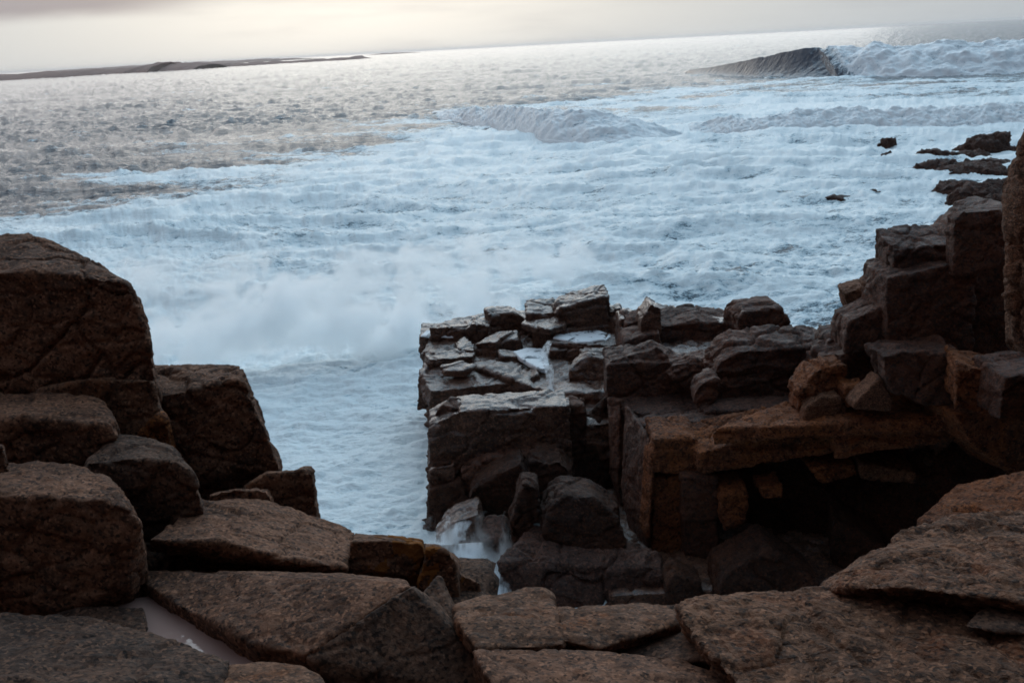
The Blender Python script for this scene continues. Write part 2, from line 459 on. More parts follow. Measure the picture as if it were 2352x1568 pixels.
# ------------------------------------------------------------------ breaking waves
def breaker(label, base, heights, foam_from, seed, lump=0.3, front=2.1, back=4.5, nu=620, nv=150):
    """base: pixel line where the front meets the water; heights: metres along it. A ridge of water with a steep front."""
    pts = [at_z(x, y, 0.0) for x, y in base]
    d = np.array([0] + [(pts[i + 1] - pts[i]).length for i in range(len(pts) - 1)]).cumsum()
    u = np.linspace(0, d[-1], nu)
    ker = np.hanning(61); ker /= ker.sum()
    def sm(vals):
        y = np.interp(u, d, vals); return np.convolve(np.pad(y, 30, 'edge'), ker, 'valid')
    bx = sm([p.x for p in pts]); by = sm([p.y for p in pts]); h = sm(heights); fo = np.interp(u, d, foam_from)
    k = float(h.max())
    v = np.concatenate([np.linspace(-0.35, front * 1.25, int(nv * 0.7)), np.linspace(front * 1.25, front + back, nv - int(nv * 0.7) + 1)[1:]])
    Xc = (bx[:, None] + 0.0 * v[None]).ravel(); Yc = (by[:, None] + v[None] * k).ravel()
    V = np.tile(v, nu); HH = np.repeat(h, nv); F = np.repeat(fo, nv); U = np.repeat(u, nv)
    q = 1 / k
    wob = 0.28 * fbm(U * q * 0.5 + seed, V * 0 + seed, V * 0, 3) + 0.10 * fbm(U * q * 2.3, V * 0, V * 0 + seed, 2)
    t = np.clip((V + wob * F) / front, 0, 1)
    tb = np.clip((V - front) / back, 0, 1)
    prof = np.where(F > 0.5, t ** 0.85 * (1.25 - 0.25 * t), t ** 1.8) * (1 - tb) ** 1.8
    x, y, z = Xc * q, Yc * q, prof
    wx = 0.4 * fbm(x * 0.9, y * 0.9, z + seed, 3); wy = 0.4 * fbm(x * 0.9 + 7, y * 0.9, z + seed, 3)
    n = 1.3 * fbm(x * 1.0 + wx + seed, y * 1.3 + wy, z * 1.2, 4, 0.5) + 0.35 * fbm(x * 2.0 + wx, y * 1.8 + wy, z * 2.0 + seed, 3, 0.5, mode='billow')
    env = sstep(-0.2, 0.3, V) * (1 - 0.75 * sstep(front, front + back * 0.6, V))
    Z = prof * HH * (1 + 0.22 * F * perlin(U * q * 0.45 + seed, V * 0, V * 0 + seed)) + n * lump * k * env * F * np.clip(HH / (0.5 * k), 0, 1)
    Z += (1 - F) * (0.04 * k * fbm(x * 1.5, y * 1.5, z * 0 + seed, 4) + 0.02 * k * fbm(x * 6, y * 6, z * 0 + seed, 3)) * env * np.clip(HH / (0.5 * k), 0, 1)
    edge = sstep(-0.35, -0.05, V) * (1 - sstep(front + back * 0.75, front + back, V)) * sstep(0.0, 0.10, U / U.max()) * (1 - sstep(0.82, 1.0, U / U.max()))
    Z = Z - 1.8 * (1 - edge) - 0.15 * (1 - np.clip(HH / (0.3 * k), 0, 1))
    P = np.stack([Xc, Yc, Z], 1); fa = -0.5 + F * (1.45 + 0.25 * n)
    if min(foam_from) < 0.3:                              # an unbroken shoulder and a broken crest: two parts of one wave
        cut = int(np.argmax(fo > 0.5))
        root = bpy.data.objects.new('breaking_wave', None); COL.objects.link(root)
        root.location = (float(Xc.mean()), float(Yc.mean()), 0.0)
        for nm, a, z in (('shoulder', 0, cut + 1), ('crest', cut, nu)):
            me = grid_mesh(nm, P[a * nv:z * nv] - np.array(root.location), z - a, nv)
            attr(me, 'foam', fa[a * nv:z * nv])
            link(nm, me, M['surf'], root)
        return tag(root, label, 'wave')
    me = grid_mesh('breaking_wave', P, nu, nv)
    attr(me, 'foam', fa)
    o = link('breaking_wave', me, M['surf'])
    recentre(o)
    return tag(o, label, 'wave')


breaker('tall breaking wave far out with a dark glassy shoulder and white tumbling crest',
        [(1560, 172), (1660, 176), (1760, 180), (1860, 182), (1930, 182), (1990, 182), (2060, 181), (2150, 178), (2250, 173), (2352, 168), (2600, 155), (2900, 140)],
        [0.4, 1.6, 3.2, 4.7, 5.2, 5.4, 5.4, 5.0, 4.9, 5.0, 4.5, 3.0],
        [0, 0, 0.1, 0.0, 0.55, 1, 1, 1, 1, 1, 1, 1], 3, lump=0.22)
breaker('rolling white breaker in mid foam field, lower and nearer than the tall wave',
        [(960, 262), (1060, 280), (1150, 300), (1250, 322), (1350, 329), (1450, 329), (1560, 322), (1720, 312)],
        [0.0, 1.1, 2.1, 2.5, 2.4, 2.1, 1.6, 0.5],
        [0.9, 0.95, 1, 1, 1, 1, 1, 1], 9, lump=0.18)
breaker('long low bank of bluish white water running in towards the skerries',
        [(1500, 300), (1640, 308), (1780, 312), (1920, 305), (2060, 300), (2200, 296), (2352, 288), (2600, 270)],
        [0.0, 0.8, 1.5, 1.7, 1.6, 1.5, 1.4, 0.8],
        [0.8, 0.95, 1, 1, 1, 1, 1, 1], 17, lump=0.26)

# ------------------------------------------------------------------ distant islands
def island(label, line, z0, depth, seed):
    """line: (px, waterline py, height px)."""
    P0 = [at_z(x, y, 0.0) for x, y, h in line]
    n = 260; nv = 14
    k = np.linspace(0, len(line) - 1, n)
    idx = np.arange(len(line))
    x = np.interp(k, idx, [p.x for p in P0]); y = np.interp(k, idx, [p.y for p in P0])
    hm = np.interp(k, idx, [0.8 * h * p.y / FPX for (_, _, h), p in zip(line, P0)])
    hm = hm * (1 + 0.6 * fbm(k * 3.1 + seed, k * 0, k * 0, 4, 0.6)) + 0.0
    v = np.linspace(0, 1, nv)
    prof = np.sin(np.pi * np.clip(v, 0, 1)) ** 0.55
    XX = np.repeat(x, nv); YY = np.repeat(y, nv) + np.tile(v, n) * depth
    ZZ = (hm[:, None] * prof[None]).ravel() * (1 + 0.25 * fbm(XX / 40, YY / 40, XX * 0 + seed, 4)) - 0.6
    o = link('island', grid_mesh('island', np.stack([XX, YY, ZZ], 1), n, nv), M['island'])
    recentre(o)
    return tag(o, label, 'island')


island('long low brown island on the horizon with a rocky hump in its middle',
       [(-160, 195, 14), (0, 186, 18), (80, 182, 17), (160, 177, 15), (240, 172, 14), (280, 170, 17), (310, 168, 20), (335, 167, 26), (360, 165, 19), (400, 163, 19), (440, 161, 14), (500, 156, 9), (600, 150, 9), (700, 144, 8), (790, 139, 8), (812, 137.5, 10), (830, 136.5, 2)], 0, 160, 2.0)
island('faint thin strip of land beyond the end of the low island',
       [(838, 127.8, 1), (870, 126.2, 3.5), (905, 124.5, 3.5), (940, 122.5, 2.0), (960, 121.5, 0.5)], 0, 300, 8.0)
island('pale hazy ridge of land standing behind the low island',
       [(60, 170, 4), (140, 167, 7), (300, 158, 9), (420, 152, 8), (540, 146, 8), (600, 143, 7), (680, 138, 2)], 0, 500, 5.0)
# ------------------------------------------------------------------ rock builder
def F(poly, z=None, y=None, d=0.5, dx=0.0, dz=0.0, yaw=0.0, lean=0.0, foot=0.0):
    """front face outline (pixels) on an upright, maybe leaning plane through its first corner; pushed back by d."""
    p0 = at_z(*poly[0], z) if y is None else at_y(*poly[0], y)
    n = Vector((-math.sin(R(yaw)), math.cos(R(yaw)), -lean))
    pts = []
    for q in poly:
        r = ray(*q)
        pts.append(CP + r * (n.dot(p0 - CP) / n.dot(r)))
    dz_h = dz == 'h'
    if dz_h:                                        # back kept in line behind the front outline
        dz = d * (pts[0].z - CAM_H) / pts[0].y
        dx = d * max(p.x / p.y for p in pts)
    b = Vector((dx - math.sin(R(yaw)) * d, math.cos(R(yaw)) * d, dz))
    back = [p + b for p in pts]
    if dz_h: back += [p - Vector((0, 0, 0.6)) for p in back]
    pts += back
    if foot: pts += [p - Vector((0, 0, foot)) for p in pts]
    return pts


def T(poly, z, drop=0.6, tx=0.0, ty=0.0, flare=0.0):
    """top outline (pixels) on a plane at height z, tilted by tx / ty about its first corner; dropped downwards."""
    p0 = at_z(*poly[0], z)
    n = Vector((-tx, -ty, 1.0))
    pts = []
    for q in poly:
        r = ray(*q)
        pts.append(CP + r * (n.dot(p0 - CP) / n.dot(r)))
    c = sum(pts, Vector()) / len(pts)
    low = [p + (p - c) * flare - Vector((0, 0, drop)) for p in pts]
    return pts + low


def B(x0, x1, y0, y1, z0, z1):
    return [Vector((x, y, z)) for x in (x0, x1) for y in (y0, y1) for z in (z0, z1)]


def Q(*pp):
    """free points (px, py, y)."""
    return [at_y(a, b, c) for a, b, c in pp]


def hull_bm(pts, rnd, chips, chip):
    bm = bmesh.new()
    for p in pts: bm.verts.new(p)
    r = bmesh.ops.convex_hull(bm, input=bm.verts)
    junk = [g for g in r['geom_interior'] + r['geom_unused'] if isinstance(g, bmesh.types.BMVert)]
    if junk: bmesh.ops.delete(bm, geom=list(set(junk)), context='VERTS')
    co = np.array([v.co for v in bm.verts]); size = (co.max(0) - co.min(0))
    s = float(np.sort(size)[1])
    for _ in range(chips):
        d = Vector((rnd.uniform(-1, 1), rnd.uniform(-1.2, 0.6), rnd.uniform(-0.3, 1.0))).normalized()
        sup = max(v.co.dot(d) for v in bm.verts)
        cut = sup - chip * s * rnd.uniform(0.3, 1.0)
        res = bmesh.ops.bisect_plane(bm, geom=bm.verts[:] + bm.edges[:] + bm.faces[:], plane_co=d * cut, plane_no=d, clear_outer=True)
        ed = [g for g in res['geom_cut'] if isinstance(g, bmesh.types.BMEdge)]
        if ed:
            try: bmesh.ops.contextual_create(bm, geom=ed)
            except Exception: pass
    bm2 = bmesh.new()
    for v in bm.verts: bm2.verts.new(v.co)
    bm.free()
    r = bmesh.ops.convex_hull(bm2, input=bm2.verts)
    junk = [g for g in r['geom_interior'] + r['geom_unused'] if isinstance(g, bmesh.types.BMVert)]
    if junk: bmesh.ops.delete(bm2, geom=list(set(junk)), context='VERTS')
    bmesh.ops.recalc_face_normals(bm2, faces=bm2.faces)
    return bm2


_seed = [0]


def rock(name, label, hulls, mat='wet', vox=None, amp=None, chips=2, chip=0.05, smooth=None, cracks=None, strata=0.0, cat='rock', kind=None, rough=1.0):
    _seed[0] += 1
    sd = _seed[0]
    rnd = random.Random(sd * 77)
    if isinstance(hulls[0], Vector): hulls = [hulls]
    ally = np.mean([p.y for h in hulls for p in h])
    if vox is None: vox = max(0.010, min(0.027, 0.0020 * ally))
    if cracks is None: cracks = 0.12 if ally < 7 else 0.35
    if smooth is None: smooth = 2 if ally < 7 else 0
    if amp is None: amp = 0.028 if ally < 7 else 0.06
    me0 = bpy.data.meshes.new(name)
    big = bmesh.new()
    for h in hulls:
        b = hull_bm(h, rnd, chips, chip)
        tmp = bpy.data.meshes.new('tmp'); b.to_mesh(tmp); b.free()
        big.from_mesh(tmp); bpy.data.meshes.remove(tmp)
    big.to_mesh(me0); big.free()
    o = bpy.data.objects.new(name, me0); COL.objects.link(o)
    md = o.modifiers.new('r', 'REMESH'); md.mode = 'VOXEL'; md.voxel_size = vox; md.use_smooth_shade = True
    if smooth:
        ms = o.modifiers.new('s', 'SMOOTH'); ms.factor = 0.5; ms.iterations = smooth
    dg = bpy.context.evaluated_depsgraph_get()
    me = bpy.data.meshes.new_from_object(o.evaluated_get(dg))
    o.modifiers.clear(); o.data = me; bpy.data.meshes.remove(me0)
    me.name = name
    n = len(me.vertices)
    co = np.empty(n * 3, np.float32); me.vertices.foreach_get('co', co); co = co.reshape(-1, 3).astype(np.float64)
    no = np.empty(n * 3, np.float32); me.vertices.foreach_get('normal', no); no = no.reshape(-1, 3).astype(np.float64)
    k = 0.06 / amp * 0.9 if ally < 7 else 0.9
    if ally < 7: k = 2.6
    s3 = sd * 3.31
    x, y, z = co[:, 0] * k + s3, co[:, 1] * k, co[:, 2] * k
    # planar breakage: every cell of a coarse lattice is a facet set slightly in or out
    warp = np.stack([perlin(x * 2.1, y * 2.1, z * 2.1), perlin(x * 2.1 + 9, y * 2.1, z * 2.1 + 4), perlin(x * 2.1, y * 2.1 + 7, z * 2.1)], 1)
    P3 = np.stack([x, y, z * 1.7], 1) + 0.16 * warp
    f21, cid = worley(P3, 1.55, sd % 50)
    f22, cid2 = worley(P3 + 0.1 * warp, 3.9, (sd * 7) % 50)
    disp = (cid - 0.55) * (0.75 if ally < 7 else 0.5) + 0.5 * fbm(x * 1.3, y * 1.3, z * 1.3, 3) + 0.40 * rough * fbm(x * 5, y * 5, z * 5, 4, 0.6) - 0.35 * sstep(0.10, 0.0, f21) + (cid2 - 0.5) * (0.3 if ally < 7 else 0.5) + 0.25 * rough * fbm(x * 2.4, y * 2.4, z * 3.2, 3, 0.6, mode='ridge')
    if strata:
        lay = z * 7.0 / k * strata + 0.9 * fbm(x * 1.1, y * 1.1, z * 0.6, 3)
        fr = lay - np.floor(lay)
        disp += 0.5 * (fr ** 2 - 0.33) * (1 - np.abs(no[:, 2])) * 1.3 + 0.25 * (perlin(np.floor(lay) * 7.3 + s3, x * 0.9, y * 0.9))
    if cracks:
        f2, _ = worley(np.stack([x, y, z], 1) + 0.3 * warp, 0.62, (sd * 3) % 50)
        disp -= cracks * 2.2 * sstep(0.035, 0.0, f2)
    co += no * (disp * amp)[:, None]
    me.vertices.foreach_set('co', co.astype(np.float32).ravel())
    me.polygons.foreach_set('use_smooth', np.ones(len(me.polygons), bool))
    me.update()
    me.materials.clear(); me.materials.append(M[mat])
    recentre(o)
    return tag(o, label, None if kind else cat, kind=kind or 'thing')


def lichen(o, fn, thr, seed):
    me = o.data
    n = len(me.vertices)
    co = np.empty(n * 3, np.float32); me.vertices.foreach_get('co', co); co = co.reshape(-1, 3).astype(np.float64)
    no = np.empty(n * 3, np.float32); me.vertices.foreach_get('normal', no); no = no.reshape(-1, 3)
    s = (co - co.min(0)) / (co.max(0) - co.min(0))
    v = fbm(co[:, 0] * 9 + seed, co[:, 1] * 9, co[:, 2] * 9, 5, 0.65) + fn(s)
    fv = np.empty(len(me.polygons) * 4, np.int32); me.polygons.foreach_get('vertices', fv); fv = fv.reshape(-1, 4)
    keep = fv[(v[fv] > thr).all(1)]
    ids, inv = np.unique(keep, return_inverse=True)
    m2 = bpy.data.meshes.new('lichen_patch'); m2.from_pydata((co[ids] + no[ids] * 0.0025).tolist(), [], inv.reshape(-1, 4).tolist()); m2.update()
    link('lichen_patch', m2, M['lichen'], o)


# ------------------------------------------------------------------ bedrock, and unseen land added behind the viewer
rock('shore_ground', None, [B(-6, 5.5, -4, 2.6, 3.0, 6.0), B(0.4, 10, 1.5, 3.5, 1.0, 5.85), B(3.4, 8, 2, 5.0, 1.0, 5.4), B(8.5, 16, 2, 11.0, -1.0, 5.0), B(-6, -0.6, 2, 4.2, 2.0, 5.7), B(-0.7, 4.2, 2.2, 3.0, 2.0, 5.8), B(-7, -1.6, 3, 6.0, 1.0, 5.6), B(-1.15, -0.12, 2.6, 3.95, 3.0, 5.86), B(-0.3, 0.2, 2.6, 3.5, 3.0, 5.75)],
     'granite_dark', vox=0.05, amp=0.06, kind='structure')
rock('platform_bedrock', None, [T([(966, 800), (1000, 764), (1130, 724), (1280, 716), (1400, 718), (1690, 738), (1800, 768), (1850, 810), (1600, 900), (1400, 905), (1300, 912), (1200, 880), (1180, 865), (1085, 812)], 1.78, 3.2),
     B(-1.05, 2.2, 16.5, 18.2, -1.2, 1.5), B(2.4, 9.5, 15.8, 19.5, -1.2, 2.0), B(6.2, 14, 13.8, 18.5, -1.2, 2.6), T([(1400, 850), (1440, 800), (1520, 750), (1690, 745), (1760, 790), (1890, 800), (1890, 850), (1650, 870)], 2.42, 2.5), B(6.4, 14, 13.9, 17, 0, 3.6),
     B(2.6, 14, 15.2, 17.0, -1.2, 1.8), B(1.2, 14, 12.6, 16.0, -1.2, 0.42)],
     'wet', vox=0.05, amp=0.10, chips=3, chip=0.04, strata=0.6, kind='structure')
def unseen_hill():  # unseen slope, added and steepened to keep light off viewer-facing rock
    n = 90
    x = np.linspace(-70, 70, n); y = np.linspace(-40, 1.6, n)
    XX, YY = np.meshgrid(x, y, indexing='ij'); XX = XX.ravel(); YY = YY.ravel()
    dd = np.clip(-YY - 1.0, 0, 99); side = np.clip(np.abs(XX) - 5, 0, 99)
    Z = 5.7 + 0.75 * dd + 0.75 * np.clip(dd - 1.5, 0, 8) + fbm(XX / 9, YY / 9, XX * 0 + 2, 5) * (0.6 + 0.10 * dd) - 0.12 * side * sstep(12, 0, dd) * (XX < 0) + 0.25 * np.clip(XX - 5, 0, 20) * sstep(0, 5, dd)
    Z = np.where(Z > 16, 16 + 6 * np.tanh((Z - 16) / 6), Z)
    o = link('unseen_hillside', grid_mesh('unseen_hillside', np.stack([XX, YY, Z], 1), n, n), M['granite_dark']); tag(o, kind='structure')


unseen_hill()

# ------------------------------------------------------------------ left group of near boulders
rock('boulder', 'large blunt grey boulder highest on the left, its right side against the white sea',
     [F([(0, 642), (62, 622), (172, 632), (300, 652), (322, 700), (340, 762), (347, 820), (357, 866), (205, 862), (80, 892), (-160, 900), (-160, 640)], y=4.6, d=0.5, dx=-0.02, dz='h') +
      Q((0, 536, 5.2), (60, 533, 5.2), (130, 562, 5.1), (195, 592, 5.0), (255, 622, 4.85), (-160, 560, 5.2))],
     'granite', cracks=0.5, chips=3, chip=0.03)
rock('boulder', 'dark reddish block tucked under the largest left boulder below a long crack',
     F([(60, 900), (200, 872), (356, 874), (368, 930), (350, 975), (300, 1010), (200, 1040), (60, 1040)], y=4.52, d=0.5, dz='h'), 'granite_lichen', chips=3, chip=0.05)
rock('boulder', 'upright squared granite block with pale flat top between the big left boulder and foam',
     [F([(372, 912), (450, 896), (545, 874), (562, 880), (578, 925), (608, 976), (628, 1045), (640, 1062), (455, 1092), (372, 1040)], y=4.75, d=0.42, dx=-0.05, dz='h') +
      Q((344, 838, 5.2), (450, 838, 5.2), (558, 841, 5.2))], 'granite', cracks=0.35, chips=3, chip=0.03)
rock('boulder', 'small ochre wedge of rock jammed between the left boulders', F([(318, 1000), (372, 950), (395, 1010), (385, 1040), (320, 1030)], y=4.5, d=0.3, dz='h'), 'ochre', chips=3)
rock('boulder', 'rounded grey boulder at the left edge below the largest boulder',
     [F([(-60, 965), (60, 955), (185, 985), (262, 975), (270, 990), (258, 1010), (185, 1060), (40, 1052), (-60, 1040)], y=4.05, d=0.4, dz='h') + Q((-60, 902, 4.5), (88, 899, 4.5), (205, 912, 4.45), (238, 926, 4.4))],
     'granite', chips=3, chip=0.04, smooth=5)
rock('boulder', 'rounded grey boulder beside the upright squared block with a dark face and paler cap',
     [F([(190, 1062), (300, 1052), (400, 1060), (440, 1085), (462, 1140), (402, 1180), (330, 1190), (200, 1180)], y=3.85, d=0.35, dz='h') + Q((270, 998, 4.2), (330, 1003, 4.2), (385, 1019, 4.15))],
     'granite_dark', chips=3, chip=0.05, smooth=5)
rock('boulder', 'biggest rounded boulder in the lower left, overhanging a black hollow',
     [F([(-80, 1140), (90, 1140), (200, 1150), (285, 1150), (306, 1188), (322, 1206), (306, 1239), (292, 1325), (195, 1385), (136, 1398), (40, 1355), (-80, 1330)], y=3.3, d=0.45, dz='h') +
      Q((-60, 1070, 3.75), (102, 1060, 3.75), (190, 1074, 3.7), (258, 1098, 3.6))], 'granite', chips=4, chip=0.04, smooth=6)
rock('boulder', 'sliver of a boulder cut by the left picture edge between two rounded ones', F([(-70, 1020), (5, 1026), (22, 1075), (10, 1090), (-70, 1090)], y=3.6, d=0.3, dz='h'), 'granite', chips=2)
rock('boulder', 'squarish dark boulder with an ochre right edge next to the foam gap',
     [F([(560, 1120), (610, 1085), (655, 1083), (680, 1084), (712, 1076), (722, 1092), (728, 1140), (734, 1215), (560, 1215)], y=4.45, d=0.35, dx=-0.03, dz='h')], 'granite_lichen', chips=3, chip=0.04)
rock('rock_slab', 'small flat slab in the shade behind the long sloping slab',
     F([(480, 1136), (540, 1122), (615, 1126), (625, 1150), (480, 1165)], y=4.2, d=0.3, dz='h'), 'granite', chips=3)
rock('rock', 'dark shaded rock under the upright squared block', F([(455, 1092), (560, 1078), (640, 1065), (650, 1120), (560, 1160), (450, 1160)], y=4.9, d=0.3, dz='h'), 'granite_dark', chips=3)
rock('rock_slab', 'long pale sloping slab crossing the left foreground above a dark undercut',
     [Q((340, 1238, 3.55), (425, 1241, 3.55), (510, 1242, 3.55), (585, 1264, 3.56), (665, 1295, 3.56), (795, 1304, 3.6), (459, 1148, 4.1), (595, 1143, 4.2), (640, 1157, 4.2), (731, 1204, 4.2), (800, 1216, 4.15), (815, 1222, 4.1),
        (340, 1268, 3.62), (660, 1312, 3.62), (795, 1318, 3.65), (459, 1200, 4.1), (800, 1290, 4.15))], 'granite', chips=2, chip=0.02, amp=0.02)
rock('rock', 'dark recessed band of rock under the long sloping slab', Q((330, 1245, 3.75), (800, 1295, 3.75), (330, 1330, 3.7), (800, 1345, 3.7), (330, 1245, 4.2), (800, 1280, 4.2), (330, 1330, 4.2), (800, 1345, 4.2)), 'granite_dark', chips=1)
LB = rock('boulder', 'blocky boulder with bright orange lichen on its seaward end, right of the long sloping slab',
     [F([(800, 1290), (806, 1244), (860, 1238), (970, 1246), (974, 1262), (962, 1316), (900, 1312), (800, 1308)], y=3.7, d=0.4, dz='h') + Q((815, 1222, 4.1), (890, 1234, 4.1), (972, 1239, 4.1))], 'granite_lichen', chips=2, chip=0.03, amp=0.015)
LC = rock('boulder', 'rounded boulder stepping down to the chasm, beside the block with orange lichen',
     [F([(964, 1320), (978, 1256), (1020, 1262), (1046, 1285), (1052, 1330), (1056, 1372), (1042, 1390), (960, 1345)], y=3.62, d=0.4, dz='h') + Q((976, 1250, 4.0), (1010, 1252, 4.0), (1050, 1282, 3.95), (1062, 1312, 3.9)),
      F([(1040, 1372), (1052, 1315), (1078, 1326), (1102, 1338), (1106, 1364), (1060, 1380)], y=3.68, d=0.3, dz='h')], 'granite_lichen', chips=2, chip=0.04, amp=0.016)
rock('rock_slab', 'broad sloping speckled slab above the rock pool, ending in a raised peak',
     [Q((330, 1310, 3.55), (640, 1318, 3.5), (800, 1315, 3.55), (930, 1335, 3.35), (945, 1340, 3.05), (840, 1420, 2.95), (700, 1503, 2.82), (578, 1478, 2.93), (548, 1448, 3.0), (420, 1396, 3.22),
        (330, 1338, 3.45), (330, 1400, 3.5), (700, 1600, 2.9), (945, 1500, 3.1), (560, 1560, 3.1), (930, 1450, 3.4))],
     'granite', chips=1, chip=0.02, amp=0.016)
rock('boulder', 'black wedge shaped boulder with a pointed top, a dark face turned to the viewer',
     [Q((945, 1342, 3.02), (820, 1430, 2.93), (700, 1508, 2.82), (762, 1580, 2.84), (900, 1660, 2.80), (1180, 1610, 2.82), (1100, 1492, 2.96), (1042, 1432, 3.0), (985, 1364, 3.04), (950, 1350, 3.3), (1180, 1520, 3.3), (760, 1640, 3.1))],
     'granite_dark', chips=1, chip=0.02, amp=0.016)
rock('rock', 'small dark triangular stone behind the pointed black boulder', Q((960, 1378, 3.1), (1010, 1318, 3.2), (1048, 1392, 3.1), (1040, 1430, 3.0), (1010, 1340, 3.5), (960, 1400, 3.4), (1050, 1440, 3.4)), 'granite_dark', chips=1, amp=0.012)
rock('boulder', 'speckled boulder in the bottom left corner in front of the rock pool',
     [Q((-60, 1405, 3.0), (136, 1411, 3.0), (192, 1416, 3.0), (337, 1455, 2.85), (515, 1508, 2.7), (528, 1518, 2.65), (512, 1600, 2.45), (-60, 1640, 2.2), (-60, 1500, 3.2), (330, 1560, 3.0), (515, 1600, 2.9))],
     'granite_dark', chips=2, chip=0.03, amp=0.022)
rock('boulder', 'small brown boulder at the bottom edge between the pool and the black wedge', Q((520, 1524, 2.66), (600, 1520, 2.7), (690, 1524, 2.66), (735, 1545, 2.58), (765, 1590, 2.45), (508, 1610, 2.4), (530, 1600, 2.9), (730, 1600, 2.9)), 'granite_lichen', chips=2, chip=0.04, amp=0.014)
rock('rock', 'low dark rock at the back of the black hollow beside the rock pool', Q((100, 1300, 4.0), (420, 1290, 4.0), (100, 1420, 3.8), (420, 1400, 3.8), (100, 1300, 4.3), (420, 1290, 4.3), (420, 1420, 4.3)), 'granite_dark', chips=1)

lichen(LC, lambda s: 0.4 * (s[:, 2] - 0.5) - 0.3 * s[:, 0], 0.12, 7.0)
lichen(LB, lambda s: 0.9 * (s[:, 0] - 0.72) + 0.15 * s[:, 2], 0.05, 3.0)

# centre and right foreground
rock('boulder', 'brown boulder with a blunt top in the bottom centre, just under the chasm',
     [Q((1042, 1390, 3.1), (1105, 1372, 3.2), (1190, 1350, 3.25), (1246, 1346, 3.25), (1275, 1366, 3.2), (1284, 1400, 3.0), (1300, 1482, 2.75), (1100, 1492, 2.72), (1045, 1432, 2.9), (1042, 1500, 3.2), (1290, 1560, 3.2))],
     'granite_lichen', chips=2, chip=0.03, amp=0.014)
rock('boulder', 'low brown boulder with a shadowed underside right of the blunt centre boulder',
     [Q((1278, 1392, 3.05), (1361, 1398, 3.1), (1463, 1380, 3.15), (1531, 1384, 3.15), (1562, 1406, 3.0), (1548, 1436, 2.88), (1378, 1492, 2.75), (1290, 1470, 2.78), (1600, 1480, 3.05), (1400, 1520, 2.95), (1290, 1540, 3.1))],
     'granite_lichen', chips=2, chip=0.03, amp=0.014)
rock('rock_slab', 'broad pinkish brown slab along the bottom edge in the centre',
     [Q((1085, 1492, 2.7), (1180, 1498, 2.72), (1300, 1490, 2.72), (1420, 1510, 2.68), (1560, 1512, 2.68), (1640, 1540, 2.6), (1720, 1600, 2.4), (1160, 1640, 2.3), (1090, 1560, 3.0), (1640, 1620, 3.0))],
     'granite', chips=2, chip=0.03, amp=0.018)
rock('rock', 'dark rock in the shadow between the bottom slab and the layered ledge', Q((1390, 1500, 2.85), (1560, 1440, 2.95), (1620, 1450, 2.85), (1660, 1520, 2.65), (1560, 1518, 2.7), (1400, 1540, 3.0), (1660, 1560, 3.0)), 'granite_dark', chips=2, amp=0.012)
rock('rock_ledge', 'long layered brown ledge across the bottom right corner',
     [Q((1555, 1385, 2.85), (1576, 1375, 2.9), (1652, 1369, 2.95), (1776, 1367, 3.0), (1890, 1362, 3.05), (2050, 1340, 3.1), (2420, 1330, 3.2), (3600, 1300, 3.2), (3600, 1700, 2.2), (3600, 1400, 2.8), (1560, 1420, 2.75), (1650, 1470, 2.62), (1700, 1560, 2.4), (1760, 1650, 2.2), (2500, 1650, 2.2), (2500, 1400, 2.8),
        (1600, 1560, 3.1), (2400, 1560, 3.3))],
     'layered', chips=2, chip=0.03, amp=0.026, strata=2.6, rough=1.4)
rock('boulder', 'long hump of layered orange brown rock rising at the right above the ledge',
     [Q((1884, 1362, 3.0), (1904, 1335, 3.08), (1984, 1276, 3.2), (2068, 1231, 3.3), (2078, 1214, 3.35), (2144, 1206, 3.4), (2232, 1179, 3.5), (2264, 1170, 3.5), (2300, 1182, 3.5), (2460, 1190, 3.5), (3300, 1160, 3.4), (3300, 1400, 2.6), (1950, 1350, 2.85), (2080, 1350, 2.75), (2460, 1400, 2.6),
        (1950, 1420, 3.2), (2460, 1400, 3.6))],
     'layered', chips=2, chip=0.03, amp=0.028, strata=2.2, rough=1.4)
rock('boulder', 'dark hollowed stone on the layered ledge at the right edge', Q((2200, 1440, 2.62), (2240, 1400, 2.7), (2300, 1372, 2.78), (2420, 1380, 2.75), (2420, 1450, 2.6), (2300, 1455, 2.58), (2300, 1450, 2.9), (2420, 1450, 2.9)), 'granite_dark', chips=3, amp=0.014)

# ------------------------------------------------------------------ the wet platform in the middle
GBN = rock('rock_block', 'great dark block with a pale wet upper ledge, its left side dropping to foam',
     [F([(1018, 990), (1057, 945), (1142, 953), (1192, 950), (1278, 932), (1308, 930), (1302, 1062), (985, 1075), (986, 980)], z=1.75, d=0.8, dx=-0.05, dz=0.02, foot=1.6)], 'wet', chips=2, chip=0.04, cracks=0.3)
LG = rock('upper_ledge', None, [T([(1013, 930), (1100, 924), (1308, 913), (1308, 930), (1200, 949), (1142, 951), (1057, 942)], 2.02, 0.3)], 'wet', chips=1, chip=0.03)
GB = GBN
LG.location = LG.location - GB.location; LG.parent = GB
for key in ('label', 'category', 'kind'):
    if key in LG: del LG[key]
rock('rock_block', 'curled lip of rock on the upper left corner of the great dark block',
     [F([(985, 975), (1013, 928), (1054, 940), (1040, 965), (1018, 990), (988, 992)], z=1.72, d=0.4, yaw=-25)], 'damp', chips=2, chip=0.05)
rock('rock_slab', 'sloping wet slab nearest the splash, jutting out over the foam',
     [T([(960, 851), (985, 820), (1085, 812), (1140, 850), (1182, 868), (1150, 880), (1070, 886), (1045, 894), (980, 898)], 1.75, 0.42, ty=0.16) ,
      F([(958, 862), (980, 898), (978, 940), (958, 942)], z=1.7, d=0.9, dx=0.3)], 'wet', chips=3, chip=0.05, strata=0.4)
